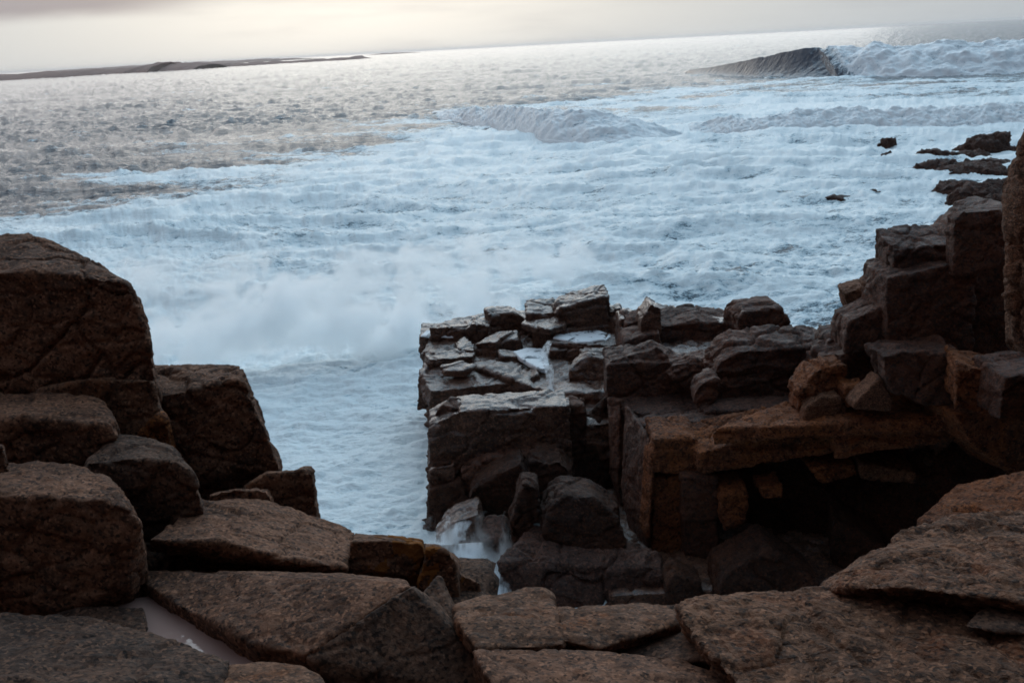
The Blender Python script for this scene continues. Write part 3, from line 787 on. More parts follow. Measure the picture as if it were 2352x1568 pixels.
rock('rock_block', 'dark shaded block under the jutting wet slab', F([(990, 902), (1050, 892), (1150, 882), (1200, 880), (1290, 918), (1200, 930), (1010, 932)], z=1.55, d=0.7, foot=0.3), 'wet', chips=2, chip=0.04)
rock('rock_block', 'low square block at the far left tip of the platform with water lying on top',
     F([(962, 772), (1045, 776), (1048, 800), (962, 796)], z=1.85, d=1.0, dz=0.05, foot=0.3), 'wet', chips=3, chip=0.05)
rock('rock_block', 'small upright block with a lit left side, second from the left tip of the platform',
     F([(1068, 758), (1084, 745), (1125, 747), (1122, 775), (1090, 800), (1068, 792)], z=2.1, d=0.7, dx=0.1, foot=0.3), 'wet', chips=3, chip=0.06)
rock('rock_block', 'tilted block with a tall left face in the middle of the platform',
     [F([(1090, 790), (1138, 782), (1140, 812), (1135, 868), (1090, 840)], z=2.05, d=0.7, dx=0.15, yaw=-18, foot=0.2),
      F([(1138, 783), (1190, 776), (1200, 800), (1188, 806), (1140, 812)], z=2.05, d=0.5, dz=0.05, foot=0.2)], 'wet', chips=3, chip=0.05)
rock('rock', 'stepped rubble rock leaning against the tilted block beside the small waterfall',
     [F([(1146, 815), (1188, 822), (1222, 850), (1212, 880), (1186, 895), (1150, 870)], z=1.95, d=0.5, foot=0.2)], 'wet', chips=4, chip=0.08, amp=0.08)
rock('rock', 'small dark stone beside the foot of the thin waterfall', F([(1200, 880), (1236, 858), (1246, 880), (1242, 905), (1206, 900)], z=1.7, d=0.5, foot=0.2), 'wet', chips=2)
rock('rock_slab', 'thin ragged slab along the seaward edge of the platform at the left',
     [T([(985, 752), (1040, 732), (1130, 716), (1205, 712), (1210, 724), (1130, 738), (1060, 752)], 2.1, 0.35, ty=0.02)], 'wet', chips=3, chip=0.06, strata=0.5)
rock('rock_block', 'blocky ridge running diagonally across the platform towards the pool',
     [F([(1124, 724), (1182, 716), (1198, 736), (1255, 764), (1258, 790), (1190, 768), (1128, 742)], z=2.35, d=0.5, dz=0.05, yaw=14, foot=0.3)], 'wet', chips=3, chip=0.05)
rock('rock_block', 'pale flat topped small block beside the highest block of the platform',
     F([(1210, 722), (1276, 716), (1278, 728), (1212, 734)], z=2.45, d=0.8, dz=0.12, foot=0.4), 'wet', chips=2, chip=0.05, strata=0.5)
rock('rock_block', 'highest block of the platform with ragged layered top and dark right end',
     [F([(1278, 712), (1362, 690), (1396, 678), (1400, 716), (1362, 722), (1280, 724)], z=2.62, d=0.9, dz=0.06, foot=0.5)], 'wet', chips=4, chip=0.07, strata=0.6, amp=0.08)
rock('rock_slab', 'flat wet slab between the highest block and the foam pool',
     T([(1215, 738), (1280, 724), (1400, 722), (1410, 745), (1360, 752), (1280, 756), (1258, 762)], 2.25, 0.5, ty=0.04), 'wet', chips=3, chip=0.05, strata=0.4)
rock('rock_slab', 'undercut slab that holds the white foam pool',
     [T([(1258, 786), (1268, 768), (1290, 752), (1365, 750), (1412, 766), (1420, 790), (1390, 792), (1325, 788)], 2.12, 0.22), F([(1262, 795), (1420, 796), (1415, 825), (1330, 830), (1270, 822)], z=2.0, d=0.8, foot=0.4)], 'wet', chips=2, chip=0.04, strata=0.4)
rock('rock', 'rounded shoulder of rock beside the thin waterfall, dark hollow below it',
     [F([(1262, 806), (1340, 800), (1352, 812), (1300, 838), (1264, 872), (1250, 840)], z=2.0, d=0.6, foot=0.1)], 'wet', chips=3, chip=0.07, smooth=5)
rock('rock', 'cracked leaning rib of rock between the waterfall hollow and the dark square wall',
     [F([(1312, 842), (1350, 815), (1390, 825), (1388, 870), (1360, 930), (1338, 960), (1318, 950), (1300, 900)], z=2.05, d=0.6, lean=0.35, dx=0.15, foot=0.3)], 'wet', chips=4, chip=0.09, amp=0.08, cracks=0.4)
rock('rock', 'broken rock at the upper right corner of the great dark block',
     [F([(1285, 935), (1345, 935), (1342, 1000), (1320, 1062), (1240, 1070), (1262, 1000)], z=1.9, d=0.6, foot=0.3)], 'damp', chips=5, chip=0.1, amp=0.09)
rock('rock_block', 'dark square wall of rock above the deep cleft',
     [F([(1394, 838), (1450, 832), (1545, 832), (1600, 866), (1596, 908), (1500, 912), (1394, 912)], z=2.72, d=0.9, dx=0.05, dz=0.03, foot=0.1) + Q((1440, 812, 17.0), (1500, 795, 17.0), (1530, 800, 17.0))], 'damp', chips=2, chip=0.03)
rock('rock_block', 'thin standing slab behind the dark square wall', F([(1424, 735), (1436, 733), (1438, 808), (1424, 812)], z=2.75, d=0.8, foot=0.2), 'wet', chips=2)
rock('rock_block', 'upper of two small dark blocks in line behind the dark square wall', F([(1436, 740), (1502, 736), (1514, 758), (1436, 768)], z=2.75, d=0.7, dz=0.08, foot=0.2), 'damp', chips=2, chip=0.05)
rock('rock_block', 'lower of two small dark blocks in line behind the dark square wall', F([(1436, 782), (1514, 764), (1520, 800), (1436, 812)], z=2.6, d=0.7, dz=0.06, foot=0.3), 'damp', chips=2, chip=0.05)
rock('rock_block', 'long dark faced block at the back of the platform with foam on its top',
     [F([(1516, 752), (1600, 738), (1682, 745), (1698, 790), (1612, 824), (1545, 816), (1514, 790)], z=2.72, d=0.9, dz=0.10, foot=0.3)], 'damp', chips=2, chip=0.04, cracks=0.2)
rock('rock_block', 'big dark block at the right end of the platform with steep right side',
     [F([(1694, 732), (1712, 716), (1796, 706), (1812, 735), (1822, 765), (1825, 790), (1745, 792), (1712, 758)], z=2.95, d=0.7, dx=-0.1, dz=0.06, foot=0.3)], 'damp', chips=2, chip=0.04)
rock('rock_block', 'small low block beside the right end of the platform', F([(1782, 765), (1830, 758), (1836, 778), (1784, 786)], z=2.7, d=0.4, foot=0.4), 'damp', chips=2)
rock('rock', 'pale wedge of rock filling the gap between the two dark blocks at the back', F([(1682, 746), (1700, 744), (1720, 770), (1768, 790), (1745, 796), (1700, 796)], z=2.72, d=0.5, lean=0.3, foot=0.2), 'damp', chips=2)
rock('boulder', 'pointed boulder on the back edge of the platform', [F([(1472, 732), (1496, 698), (1520, 709), (1516, 736)], z=2.95, d=0.7, foot=0.3), F([(1516, 712), (1562, 716), (1566, 734), (1512, 738)], z=2.85, d=0.6, foot=0.3)], 'wet', chips=2, chip=0.05)
rock('rock_slab', 'flat slabs of wet rock behind the long dark faced block',
     [T([(1550, 735), (1570, 712), (1640, 706), (1668, 716), (1700, 730), (1660, 742)], 2.75, 0.5, ty=0.0)], 'wet', chips=4, chip=0.06, strata=0.6)
rock('rock_slab', 'low broken slab on the seaward edge right of the highest block',
     [T([(1396, 708), (1430, 706), (1472, 716), (1478, 735), (1425, 738), (1398, 728)], 2.4, 0.5)], 'wet', chips=3, chip=0.06)
rock('rock', 'twisted hump of rock with a small peak in front of the long dark faced block',
     [F([(1400, 830), (1455, 812), (1505, 796), (1540, 812), (1550, 832), (1480, 838)], z=2.75, d=0.5, lean=0.6, foot=0.2)], 'damp', chips=4, chip=0.07, amp=0.08)
rock('rock_ledge', 'long pale ridge of weathered rock from the platform to the stepped cliff',
     [F([(1655, 832), (1700, 806), (1806, 800), (1900, 794), (1902, 815), (1820, 822), (1700, 862), (1640, 856)], z=3.0, d=0.8, dz=0.12, foot=0.2) , F([(1540, 838), (1600, 830), (1700, 838), (1690, 862), (1600, 872), (1550, 855)], z=2.75, d=0.6, lean=0.5, foot=0.2)], 'damp', chips=3, chip=0.05, amp=0.09, strata=0.5)
rock('rock', 'rounded stone below the pale ridge at the end of the dark square wall', F([(1597, 905), (1610, 885), (1640, 868), (1654, 872), (1650, 890), (1616, 915)], z=2.6, d=0.5, foot=0.2), 'damp', chips=2, chip=0.04)
rock('rock_ledge', 'shaded ledges under the pale ridge', [F([(1650, 880), (1800, 845), (1900, 830), (1905, 890), (1830, 915), (1660, 925)], z=2.65, d=0.7, foot=0.3)], 'damp', chips=2, chip=0.04, strata=0.6, amp=0.09)
rock('rock_slab', 'flat purplish slabs lying below the dark square wall', [T([(1398, 912), (1500, 905), (1620, 890), (1740, 905), (1800, 925), (1700, 935), (1610, 945), (1470, 952)], 2.12, 0.6, ty=0.06), T([(1600, 925), (1640, 905), (1760, 905), (1880, 915), (1800, 938), (1620, 945)], 2.4, 0.2, ty=0.03)], 'pink', chips=2, chip=0.04, strata=0.7)
rock('rock_slab', 'thin dark slabs stacked behind the rusty ledge', [T([(1460, 962), (1500, 948), (1620, 946), (1760, 930), (1745, 945), (1600, 968), (1480, 978)], 2.15, 0.3), T([(1540, 960), (1700, 935), (1790, 935), (1700, 958), (1580, 972)], 2.3, 0.15)], 'damp', chips=2, chip=0.04, strata=0.8)

rock('rock_slab', 'thin cracked slab between the diagonal ridge and the highest block', T([(1195, 742), (1212, 730), (1290, 728), (1300, 742), (1262, 756)], 2.33, 0.14, tx=0.05), 'wet', chips=2, strata=0.6)
rock('rock_slab', 'tilted shard lying on the sloping wet slab near the splash', T([(1010, 838), (1060, 826), (1092, 836), (1070, 850), (1020, 852)], 1.92, 0.14, ty=0.15), 'wet', chips=2, strata=0.6)
rock('rock_slab', 'narrow raised shelf along the back of the sloping wet slab', T([(975, 812), (1050, 800), (1090, 806), (1085, 818), (985, 826)], 1.95, 0.25), 'wet', chips=2, strata=0.6)
rock('rock_slab', 'thin wet shelf between the foam pool and the rounded shoulder', T([(1330, 800), (1395, 795), (1400, 812), (1345, 822)], 2.12, 0.2, ty=0.1), 'wet', chips=2, strata=0.6)
rock('rock_slab', 'low flat slab between the left tip and the small upright block', T([(1046, 782), (1066, 770), (1090, 792), (1088, 806), (1050, 800)], 1.98, 0.25), 'wet', chips=2, strata=0.6)
rock('rock', 'chipped stone wedged under the right end of the highest block', F([(1400, 716), (1425, 708), (1432, 728), (1408, 738)], z=2.5, d=0.4, foot=0.3), 'wet', chips=3)
rock('rock_slab', 'thin broken slab lying in front of the long dark faced block', T([(1520, 826), (1600, 826), (1660, 815), (1668, 828), (1560, 842)], 2.62, 0.15), 'damp', chips=2, strata=0.6)

# the cliff wall of the cleft
rock('cliff_face', 'tall brown wall facing the cleft, split by a narrow black crack',
     [Q((1398, 914, 16.1), (1402, 1100, 15.8), (1430, 1180, 15.4), (1424, 918, 15.75), (1418, 1110, 15.4), (1398, 914, 17.0), (1440, 1180, 16.6), (1470, 914, 16.9)),
      Q((1436, 930, 15.35), (1462, 955, 14.9), (1428, 1120, 14.95), (1442, 1210, 14.6), (1490, 1262, 13.95), (1492, 1010, 14.0), (1500, 1010, 16.5), (1500, 1250, 16.0), (1440, 925, 16.6))],
     'damp', chips=1, chip=0.02, strata=0.0, amp=0.05)
rock('cliff_face', 'black shaded back wall of the cleft beside the great dark block', Q((1340, 960, 16.9), (1400, 905, 16.9), (1400, 1150, 16.2), (1310, 1150, 16.0), (1330, 1060, 16.4), (1340, 960, 17.6), (1400, 1150, 17.5), (1310, 1150, 17.5)), 'shaded_damp', chips=3)

# lower rubble of the great block
rock('cliff_face', 'craggy dark broken front under the great dark block, running down to the waterline', [F([(988, 1062), (1310, 1055), (1320, 1130), (1230, 1235), (1000, 1250), (980, 1230)], y=15.75, d=0.9, lean=0.12, foot=0.6)], 'shaded_damp', chips=2, amp=0.11, strata=0.3, rough=1.6)
rock('rock', 'bulging rock in the middle of the broken front under the great dark block', [F([(1060, 1080), (1120, 1052), (1200, 1045), (1290, 1042), (1300, 1092), (1210, 1110), (1090, 1130)], z=1.15, d=0.9, foot=0.8)], 'damp', chips=2, chip=0.04, amp=0.09)
rock('rock', 'pale chipped rock at the waterline corner under the great dark block', [F([(986, 1078), (1044, 1066), (1040, 1100), (1010, 1120), (986, 1128)], z=1.15, d=0.8, foot=0.9)], 'wet', chips=2, chip=0.04)
rock('rock', 'dark lower corner rock rising from the foam at the left of the broken front', [F([(986, 1125), (1060, 1105), (1080, 1150), (1072, 1205), (1010, 1232), (978, 1225)], z=0.85, d=0.9, foot=0.6)], 'shaded_damp', chips=2, chip=0.04)
rock('rock', 'rounded boulder in the broken front with water running beneath it', [F([(1076, 1142), (1092, 1116), (1132, 1092), (1196, 1064), (1210, 1092), (1176, 1156), (1108, 1170)], z=0.95, d=0.7, foot=0.5)], 'shaded_damp', chips=2, chip=0.04, smooth=4)
rock('rock_pillar', 'slanting pillar of rock right of the water streams', [F([(1170, 1206), (1200, 1112), (1232, 1122), (1236, 1140), (1200, 1196)], z=1.0, y=None, d=0.5, foot=0.4)], 'shaded_damp', chips=2, chip=0.04, amp=0.08)
rock('rock', 'lumpy rock above the slanting pillar, under the right end of the great dark block', F([(1206, 1100), (1220, 1060), (1290, 1060), (1320, 1105), (1240, 1120)], z=1.2, d=0.8), 'shaded_damp', chips=3, amp=0.08)
rock('rock', 'wet rock washed white by the cascade in the chasm', [F([(1089, 1258), (1122, 1238), (1161, 1237), (1172, 1258), (1146, 1306), (1092, 1306)], z=0.62, d=0.6, dz=0.1, foot=0.6)], 'pink', chips=2, chip=0.04, smooth=4)
rock('rock', 'streaming wet rock against the waterline left of the cascade', [F([(1000, 1240), (1040, 1200), (1098, 1180), (1110, 1210), (1090, 1260), (1010, 1275)], z=0.6, d=0.7, foot=0.5)], 'wet', chips=2, chip=0.04)
rock('boulder', 'broad purplish rock with a hollowed top and dark front at the foot of the cleft',
     [Q((1148, 1302, 12.95), (1186, 1290, 13.0), (1260, 1294, 12.95), (1300, 1306, 12.9), (1410, 1309, 12.85), (1520, 1303, 12.85), (1178, 1246, 13.4), (1205, 1213, 13.85), (1257, 1206, 14.0), (1350, 1240, 13.6), (1455, 1250, 13.4), (1514, 1284, 13.1),
        (1150, 1410, 12.75), (1530, 1410, 12.7), (1200, 1300, 14.3), (1500, 1330, 14.2)), Q((1420, 1272, 13.3), (1455, 1246, 13.4), (1500, 1268, 13.3), (1520, 1330, 13.0), (1420, 1330, 13.0), (1455, 1300, 14.0), (1510, 1300, 14.0))],
     'pink', chips=1, chip=0.04, amp=0.10, rough=1.3)
rock('boulder', 'dark bluish hump of rock behind the broad purplish one', [F([(1247, 1196), (1268, 1160), (1292, 1138), (1363, 1143), (1424, 1193), (1440, 1256), (1350, 1276), (1262, 1225)], z=1.2, d=0.8, lean=0.4, foot=0.6)], 'shaded_damp', chips=2, chip=0.04, smooth=5)

# ------------------------------------------------------------------ rusty ledge and cave
rock('rock_ledge', 'long rusty orange ledge roofing the dark cave at the right',
     [F([(1502, 1010), (1560, 1009), (1604, 1007), (1606, 1085), (1500, 1086)], z=2.3, d=0.8, dx=-0.02, dz=0.06),
      F([(1604, 1042), (1640, 1036), (1700, 1014), (1817, 996), (1925, 978), (1925, 1035), (1800, 1058), (1700, 1075), (1606, 1085)], z=2.15, d=0.9, dz=0.12) + Q((1640, 1000, 14.2), (1800, 975, 14.2), (1920, 960, 14.2)),
      F([(1920, 972), (2010, 962), (2200, 952), (2210, 1010), (2060, 1028), (1920, 1050)], z=2.68, d=0.8, dz=0.1)], 'rust', chips=2, chip=0.03, strata=0.6, amp=0.06)
rock('rock_slab', 'rusty upper sheet of rock lying on the long ledge towards the stepped cliff', [T([(1640, 985), (1745, 940), (1860, 910), (1930, 922), (2060, 930), (2200, 935), (2195, 955), (1990, 962), (1860, 972)], 2.62, 0.22, tx=0.06, ty=0.0)], 'rust', chips=3, chip=0.03, strata=0.8)
rock('cliff_face', 'orange edged upright face under the left end of the rusty ledge', [Q((1482, 1020, 14.0), (1500, 1012, 13.8), (1502, 1090, 13.75), (1488, 1240, 13.6), (1468, 1200, 13.9), (1500, 1012, 14.8), (1500, 1240, 14.5))], 'rust', chips=1, amp=0.03)
rock('rock_block', 'squared block with orange top under the left end of the rusty ledge', [F([(1500, 1100), (1566, 1092), (1568, 1180), (1560, 1260), (1500, 1262)], z=1.6, y=None, d=0.7, foot=0.8)], 'rust', chips=2, chip=0.04)
rock('rock_pillar', 'grey brown pillar standing at the mouth of the cave', [F([(1568, 1094), (1605, 1092), (1646, 1090), (1650, 1200), (1648, 1312), (1578, 1284), (1570, 1180)], z=1.75, d=0.6, dz=0.05, foot=0.6)], 'damp', chips=2, chip=0.04)
rock('rock_block', 'dark block with an orange corner hanging beside the cave pillar', [F([(1654, 1132), (1716, 1126), (1720, 1165), (1712, 1200), (1665, 1220), (1652, 1190)], z=1.55, d=0.6, dz=0.06)], 'rust', chips=2, chip=0.04)
rock('rock_block', 'small orange lump under the rusty ledge beside the dark block', [F([(1748, 1122), (1800, 1116), (1796, 1140), (1752, 1150)], z=1.6, d=0.5)], 'rust', chips=2, chip=0.04)
rock('rock_block', 'orange lipped block deep under the rusty ledge', [F([(1862, 1074), (1965, 1060), (1972, 1095), (1890, 1110)], z=1.85, d=0.7)], 'rust', chips=2, chip=0.04)
rock('rock_block', 'pale triangular shelf block at the back of the cave', [F([(1972, 1062), (2104, 1086), (2104, 1110), (1980, 1100)], z=1.9, d=0.7, dz=0.12)], 'layered', chips=1, chip=0.03, amp=0.04)
rock('boulder', 'dim angular boulder on the floor of the cave', [F([(1912, 1192), (1960, 1215), (2035, 1256), (2030, 1300), (1936, 1300)], z=1.2, d=0.8, dx=0.2, foot=0.6)], 'shaded_damp', chips=2, chip=0.05)
rock('boulder', 'low dark boulder just inside the cave mouth', [F([(1660, 1320), (1770, 1262), (1880, 1330), (1900, 1390), (1650, 1390)], z=0.8, d=0.8, lean=0.4, foot=0.5)], 'shaded_damp', chips=2, chip=0.04)
rock('rock', 'small dark stone at the foot of the cave pillar', [F([(1530, 1345), (1550, 1318), (1610, 1340), (1620, 1390), (1530, 1395)], z=0.6, d=0.5, foot=0.5)], 'shaded_damp', chips=2, chip=0.04)
rock('cliff_face', 'black back wall of the cave under the rusty ledge', [Q((1640, 1060, 15.0), (2300, 1000, 13.6), (1640, 1390, 14.6), (2300, 1300, 12.8), (1640, 1060, 16.0), (2300, 1000, 15.0), (1640, 1390, 16.0), (2300, 1300, 15.0))], 'shaded_damp', vox=0.05, chips=2, amp=0.1)
rock('rock_slab', 'smooth brown sloping wall at the right end of the cave', [Q((2110, 1195, 9.6), (2200, 1120, 10.2), (2460, 1060, 10.0), (2460, 1240, 8.4), (2110, 1240, 9.4), (2200, 1120, 11.5), (2460, 1060, 11.5), (2110, 1300, 11.0))], 'rust', chips=2, chip=0.03)
rock('cliff_face', 'rust streaked wall hanging at the right edge over the cave', [F([(2196, 952), (2280, 945), (2460, 930), (2460, 1110), (2352, 1105), (2290, 1060), (2230, 1020)], z=3.0, d=1.2, yaw=14)], 'rust', chips=2, chip=0.03)

# ------------------------------------------------------------------ the stepped cliff on the right
rock('rock_block', 'squared block with a pale top at the foot of the stepped cliff, on the left', F([(1898, 792), (1908, 775), (1974, 770), (1976, 824), (1900, 836)], z=3.38, d=0.6, dz=0.03, foot=0.2), 'damp', chips=2, chip=0.05)
rock('rock_block', 'dark block at the foot of the stepped cliff, right beside the squared one', F([(1976, 806), (1986, 770), (2034, 766), (2046, 830), (1978, 838)], z=3.4, d=0.6, foot=0.2), 'damp', chips=2, chip=0.04)
rock('rock_block', 'pointed overhanging block with a pale chipped left face on the cliff corner', [F([(1936, 672), (1980, 668), (2012, 652), (2040, 655), (2044, 706), (1968, 752), (1950, 715)], z=4.2, d=0.6, foot=0.0, yaw=-8), F([(1990, 662), (2012, 641), (2034, 647), (2040, 668)], z=4.35, d=0.5)], 'layered', chips=2, chip=0.04, amp=0.06)
rock('rock_block', 'dark undercut block below the pointed one', F([(1944, 768), (1950, 738), (2040, 700), (2044, 770), (1946, 780)], z=3.8, d=0.7, foot=0.2), 'damp', chips=2, chip=0.05)
rock('rock_block', 'huge dark block forming the middle step of the cliff', F([(2038, 640), (2110, 622), (2182, 610), (2236, 598), (2240, 780), (2044, 780)], z=4.65, d=1.0, dz=0.04, foot=0.3), 'damp', chips=2, chip=0.03, cracks=0.15)
rock('rock_block', 'long lintel like block with a pale top, third step of the cliff', F([(2052, 572), (2090, 574), (2190, 560), (2192, 606), (2058, 626)], z=5.0, d=0.8, dz=0.16, foot=0.1), 'damp', chips=2, chip=0.04)
rock('rock_block', 'dark top step of the cliff against the foam', F([(2194, 505), (2214, 486), (2308, 478), (2318, 520), (2300, 580), (2196, 606)], z=5.45, d=0.3, foot=0.2), 'damp', chips=2, chip=0.04)
rock('rock_block', 'small step of rock between the top step and the huge middle block', F([(2194, 582), (2240, 555), (2258, 590), (2240, 620), (2192, 612)], z=4.95, y=None, d=0.5, foot=0.2), 'damp', chips=2, chip=0.04)
rock('cliff_face', 'black recessed wall between the stepped blocks and the pale cliff', F([(2232, 560), (2300, 500), (2360, 480), (2360, 820), (2300, 850), (2232, 800)], z=5.0, y=None, d=1.5, foot=0.5), 'damp', chips=2, vox=0.05)
rock('cliff_face', 'tall pale brown cliff rising out of the picture at the right edge',
     [Q((2356, 300, 9.3), (2340, 344, 9.3), (2316, 394, 9.4), (2303, 440, 9.4), (2308, 486, 9.3), (2322, 505, 9.2), (2310, 572, 9.1), (2312, 700, 9.0), (2326, 792, 8.9), (2360, 810, 8.8), (2700, 820, 7.6), (2700, 100, 8.2), (2480, 100, 9.0),
        (2356, 300, 10.4), (2310, 486, 10.2), (2326, 792, 10.0), (2700, 820, 11.0), (2700, 100, 11.0), (3400, 800, 7.0), (3400, -100, 9.0), (3400, -100, 13.0), (3400, 800, 13.0))], 'layered', chips=2, chip=0.02, amp=0.07, cracks=0.3)
rock('boulder', 'angular block with a faintly lit face lying under the huge middle block', F([(2022, 816), (2078, 808), (2134, 808), (2118, 870), (2100, 914), (2052, 904), (2036, 870)], z=3.75, d=0.6, foot=0.0), 'damp', chips=2, chip=0.05)
rock('boulder', 'dark slab leaning beside the angular block under the middle step', F([(2138, 812), (2200, 800), (2216, 850), (2200, 918), (2106, 915)], z=3.75, d=0.7, foot=0.1), 'damp', chips=2, chip=0.04)
rock('boulder', 'large block with an orange right edge on the ledge near the right side', F([(2200, 838), (2258, 848), (2306, 862), (2288, 938), (2196, 924)], z=3.85, d=0.8, dx=0.2, foot=0.1), 'rust', chips=2, chip=0.05)
rock('boulder', 'dark boulder on the ledge at the right edge beside the orange edged block', F([(2308, 866), (2420, 850), (2420, 950), (2295, 945)], z=3.85, d=0.9, foot=0.1), 'damp', chips=2, chip=0.04)
rock('rock', 'small rusty stone on the ledge left of the grey triangular stone', F([(1942, 890), (1990, 886), (1998, 905), (1948, 924)], z=3.15, d=0.35, foot=0.1), 'rust', chips=2, chip=0.06)
rock('rock', 'grey triangular stone standing on the rusty ledge', F([(1962, 925), (2022, 868), (2050, 915), (2048, 930)], z=3.05, d=0.35, lean=0.2, foot=0.1), 'granite', chips=1, chip=0.04, amp=0.03)
rock('boulder', 'reddish rock in the corner where the ridge meets the stepped cliff', F([(1832, 902), (1870, 856), (1900, 840), (1950, 838), (1945, 895), (1905, 912)], z=3.0, d=0.6, foot=0.3), 'rust', chips=2, chip=0.04, amp=0.08)
rock('rock', 'knobbly pale rock on the rusty sheet below the corner', F([(1850, 938), (1890, 910), (1930, 912), (1940, 935), (1880, 948)], z=2.85, d=0.4, foot=0.2), 'layered', chips=2, chip=0.04)
rock('cliff_face', 'dark bank of rock behind the boulders under the stepped cliff', [F([(1900, 830), (2050, 780), (2240, 780), (2420, 800), (2420, 960), (1910, 960)], z=3.3, d=1.0, foot=0.5)], 'damp', vox=0.05, chips=3, amp=0.12)

# skerries
def skerry(label, blobs):
    hs = []
    rs = random.Random(len(label))
    for (x0, x1, yb, hpx) in blobs:
        a, b = at_z(x0, yb, 0), at_z(x1, yb, 0)
        c = (a + b) / 2; w = (b - a).length; h = 1.1 * hpx * c.length / FPX
        pts = []
        for t in np.linspace(0, 6.28, 11)[:-1]:
            r = rs.uniform(0.75, 1.1)
            pts.append(Vector((c.x + math.cos(t) * w * 0.5 * r, c.y + math.sin(t) * w * 0.42 * r, -0.8 * h)))
            pts.append(Vector((c.x + math.cos(t) * w * 0.46 * r, c.y + math.sin(t) * w * 0.36 * r, h * rs.uniform(0.3, 0.65))))
            pts.append(Vector((c.x + (math.cos(t) * 0.30 * r + 0.08) * w, c.y + math.sin(t) * w * 0.2 * r, h * rs.uniform(0.6, 1.0))))
        hs.append(pts)
    rock('skerry', label, hs, 'skerry', vox=0.14, amp=0.22, chips=2, chip=0.1, smooth=1, cat='skerry', rough=1.6, strata=0.5)


skerry('smallest dark skerry poking out of the foam, highest in the picture', [(2008, 2064, 340, 18)])
skerry('dark wedge shaped skerry left of the main reef', [(1965, 2040, 388, 14), (2000, 2072, 386, 30)])
skerry('flat awash skerry left of the main reef, nearly covered by foam', [(1950, 2040, 447, 9), (1880, 1960, 456, 4)])
skerry('hump backed skerry at the far end of the main reef', [(2180, 2235, 354, 18), (2210, 2335, 352, 38), (2270, 2345, 352, 14)])
skerry('broad main reef of dark rock lying in the foam beside the cliff', [(2080, 2200, 380, 30), (2085, 2220, 404, 30), (2120, 2330, 412, 30), (2180, 2345, 390, 20), (2150, 2290, 372, 22), (2100, 2345, 402, 18)])
skerry('near end of the reef, low dark rocks half behind the pale cliff', [(2130, 2260, 440, 20), (2160, 2340, 462, 34), (2230, 2360, 480, 30), (2240, 2370, 440, 26)])
# ------------------------------------------------------------------ pools, falls and spray
rock('rock_pool', 'still pinkish pool of water lying between boulders in the bottom left', T([(250, 1380), (365, 1360), (440, 1380), (600, 1430), (620, 1500), (560, 1560), (430, 1540), (300, 1480)], 6.03, 0.12), 'pool', chips=0, amp=0.0005, smooth=0, vox=0.012, cat='pool')
rock('boulder', 'low dark stone closing the left end of the rock pool', Q((90, 1425, 3.25), (180, 1395, 3.3), (330, 1392, 3.3), (348, 1440, 3.15), (330, 1470, 3.05), (90, 1480, 3.1), (180, 1395, 3.6), (320, 1392, 3.6)), 'granite_dark', chips=2, amp=0.014)
rock('foam_pool', 'wet froth spread in the gully behind the near boulders', T([(985, 1262), (1060, 1240), (1150, 1300), (1160, 1390), (1060, 1390)], 0.22, 0.50), 'froth', chips=1, amp=0.05, smooth=3, cat='pool')
rock('foam_pool', 'white foam pool lying on the slab at the back of the wet platform', T([(1268, 774), (1290, 756), (1364, 754), (1408, 767), (1390, 780), (1325, 785)], 2.155, 0.06), 'froth', chips=1, amp=0.02, smooth=3, cat='pool')
rock('foam_pool', 'small sheet of water lying on the block at the far left tip of the platform', T([(964, 770), (978, 758), (1020, 755), (1042, 772)], 1.91, 0.06), 'froth', chips=1, amp=0.02, smooth=3, cat='pool')
rock('foam_pool', 'white sheet of foam on the ragged slab behind the left tip of the platform', T([(1075, 742), (1100, 728), (1130, 720), (1136, 734), (1110, 742)], 2.14, 0.06), 'froth', chips=1, amp=0.02, smooth=3, cat='pool')
rock('foam_pool', 'wedge of white water gathering above the thin waterfall', T([(1178, 806), (1215, 798), (1252, 800), (1262, 835), (1258, 850), (1230, 842), (1195, 822)], 1.92, 0.10), 'froth', chips=1, amp=0.02, smooth=3, cat='pool')
rock('foam_pool', 'splash of white water at the foot of the thin waterfall', T([(1222, 908), (1235, 894), (1290, 902), (1306, 914), (1260, 918)], 1.72, 0.16), 'froth', chips=1, amp=0.03, smooth=3, cat='pool')


def stream(name, label, paths, cat, mat='fall', parts=False):
    """each path: [(px, py, y, half width m), ...] -> one flattened tube"""
    allv = []; allf = []
    for path in paths:
        P = [at_y(a, b, c) for a, b, c, _ in path]
        k = np.linspace(0, len(P) - 1, 10 * len(P)); ii = np.arange(len(P))
        C = [np.interp(k, ii, [p[j] for p in P]) for j in range(3)]; Wd = np.interp(k, ii, [q[3] for q in path])
        base = len(allv); m = 10
        for i in range(len(k)):
            for a in range(m):
                t = 2 * math.pi * a / m
                j = 0.15 * math.sin(3.1 * i + a)
                allv.append((C[0][i] + math.cos(t) * Wd[i] * (1 + 0.25 * j), C[1][i] - 0.45 * math.sin(t) * Wd[i], C[2][i] + 0.25 * math.sin(t) * Wd[i]))
        for i in range(len(k) - 1):
            for a in range(m):
                b = (a + 1) % m
                allf.append((base + i * m + a, base + i * m + b, base + (i + 1) * m + b, base + (i + 1) * m + a))
        allf.append(tuple(base + a for a in range(m))[::-1]); allf.append(tuple(base + (len(k) - 1) * m + a for a in range(m)))
    me = bpy.data.meshes.new(name); me.from_pydata(allv, [], allf); me.update()
    me.polygons.foreach_set('use_smooth', np.ones(len(me.polygons), bool))
    o = link(name, me, M[mat]); recentre(o)
    return tag(o, label, cat)


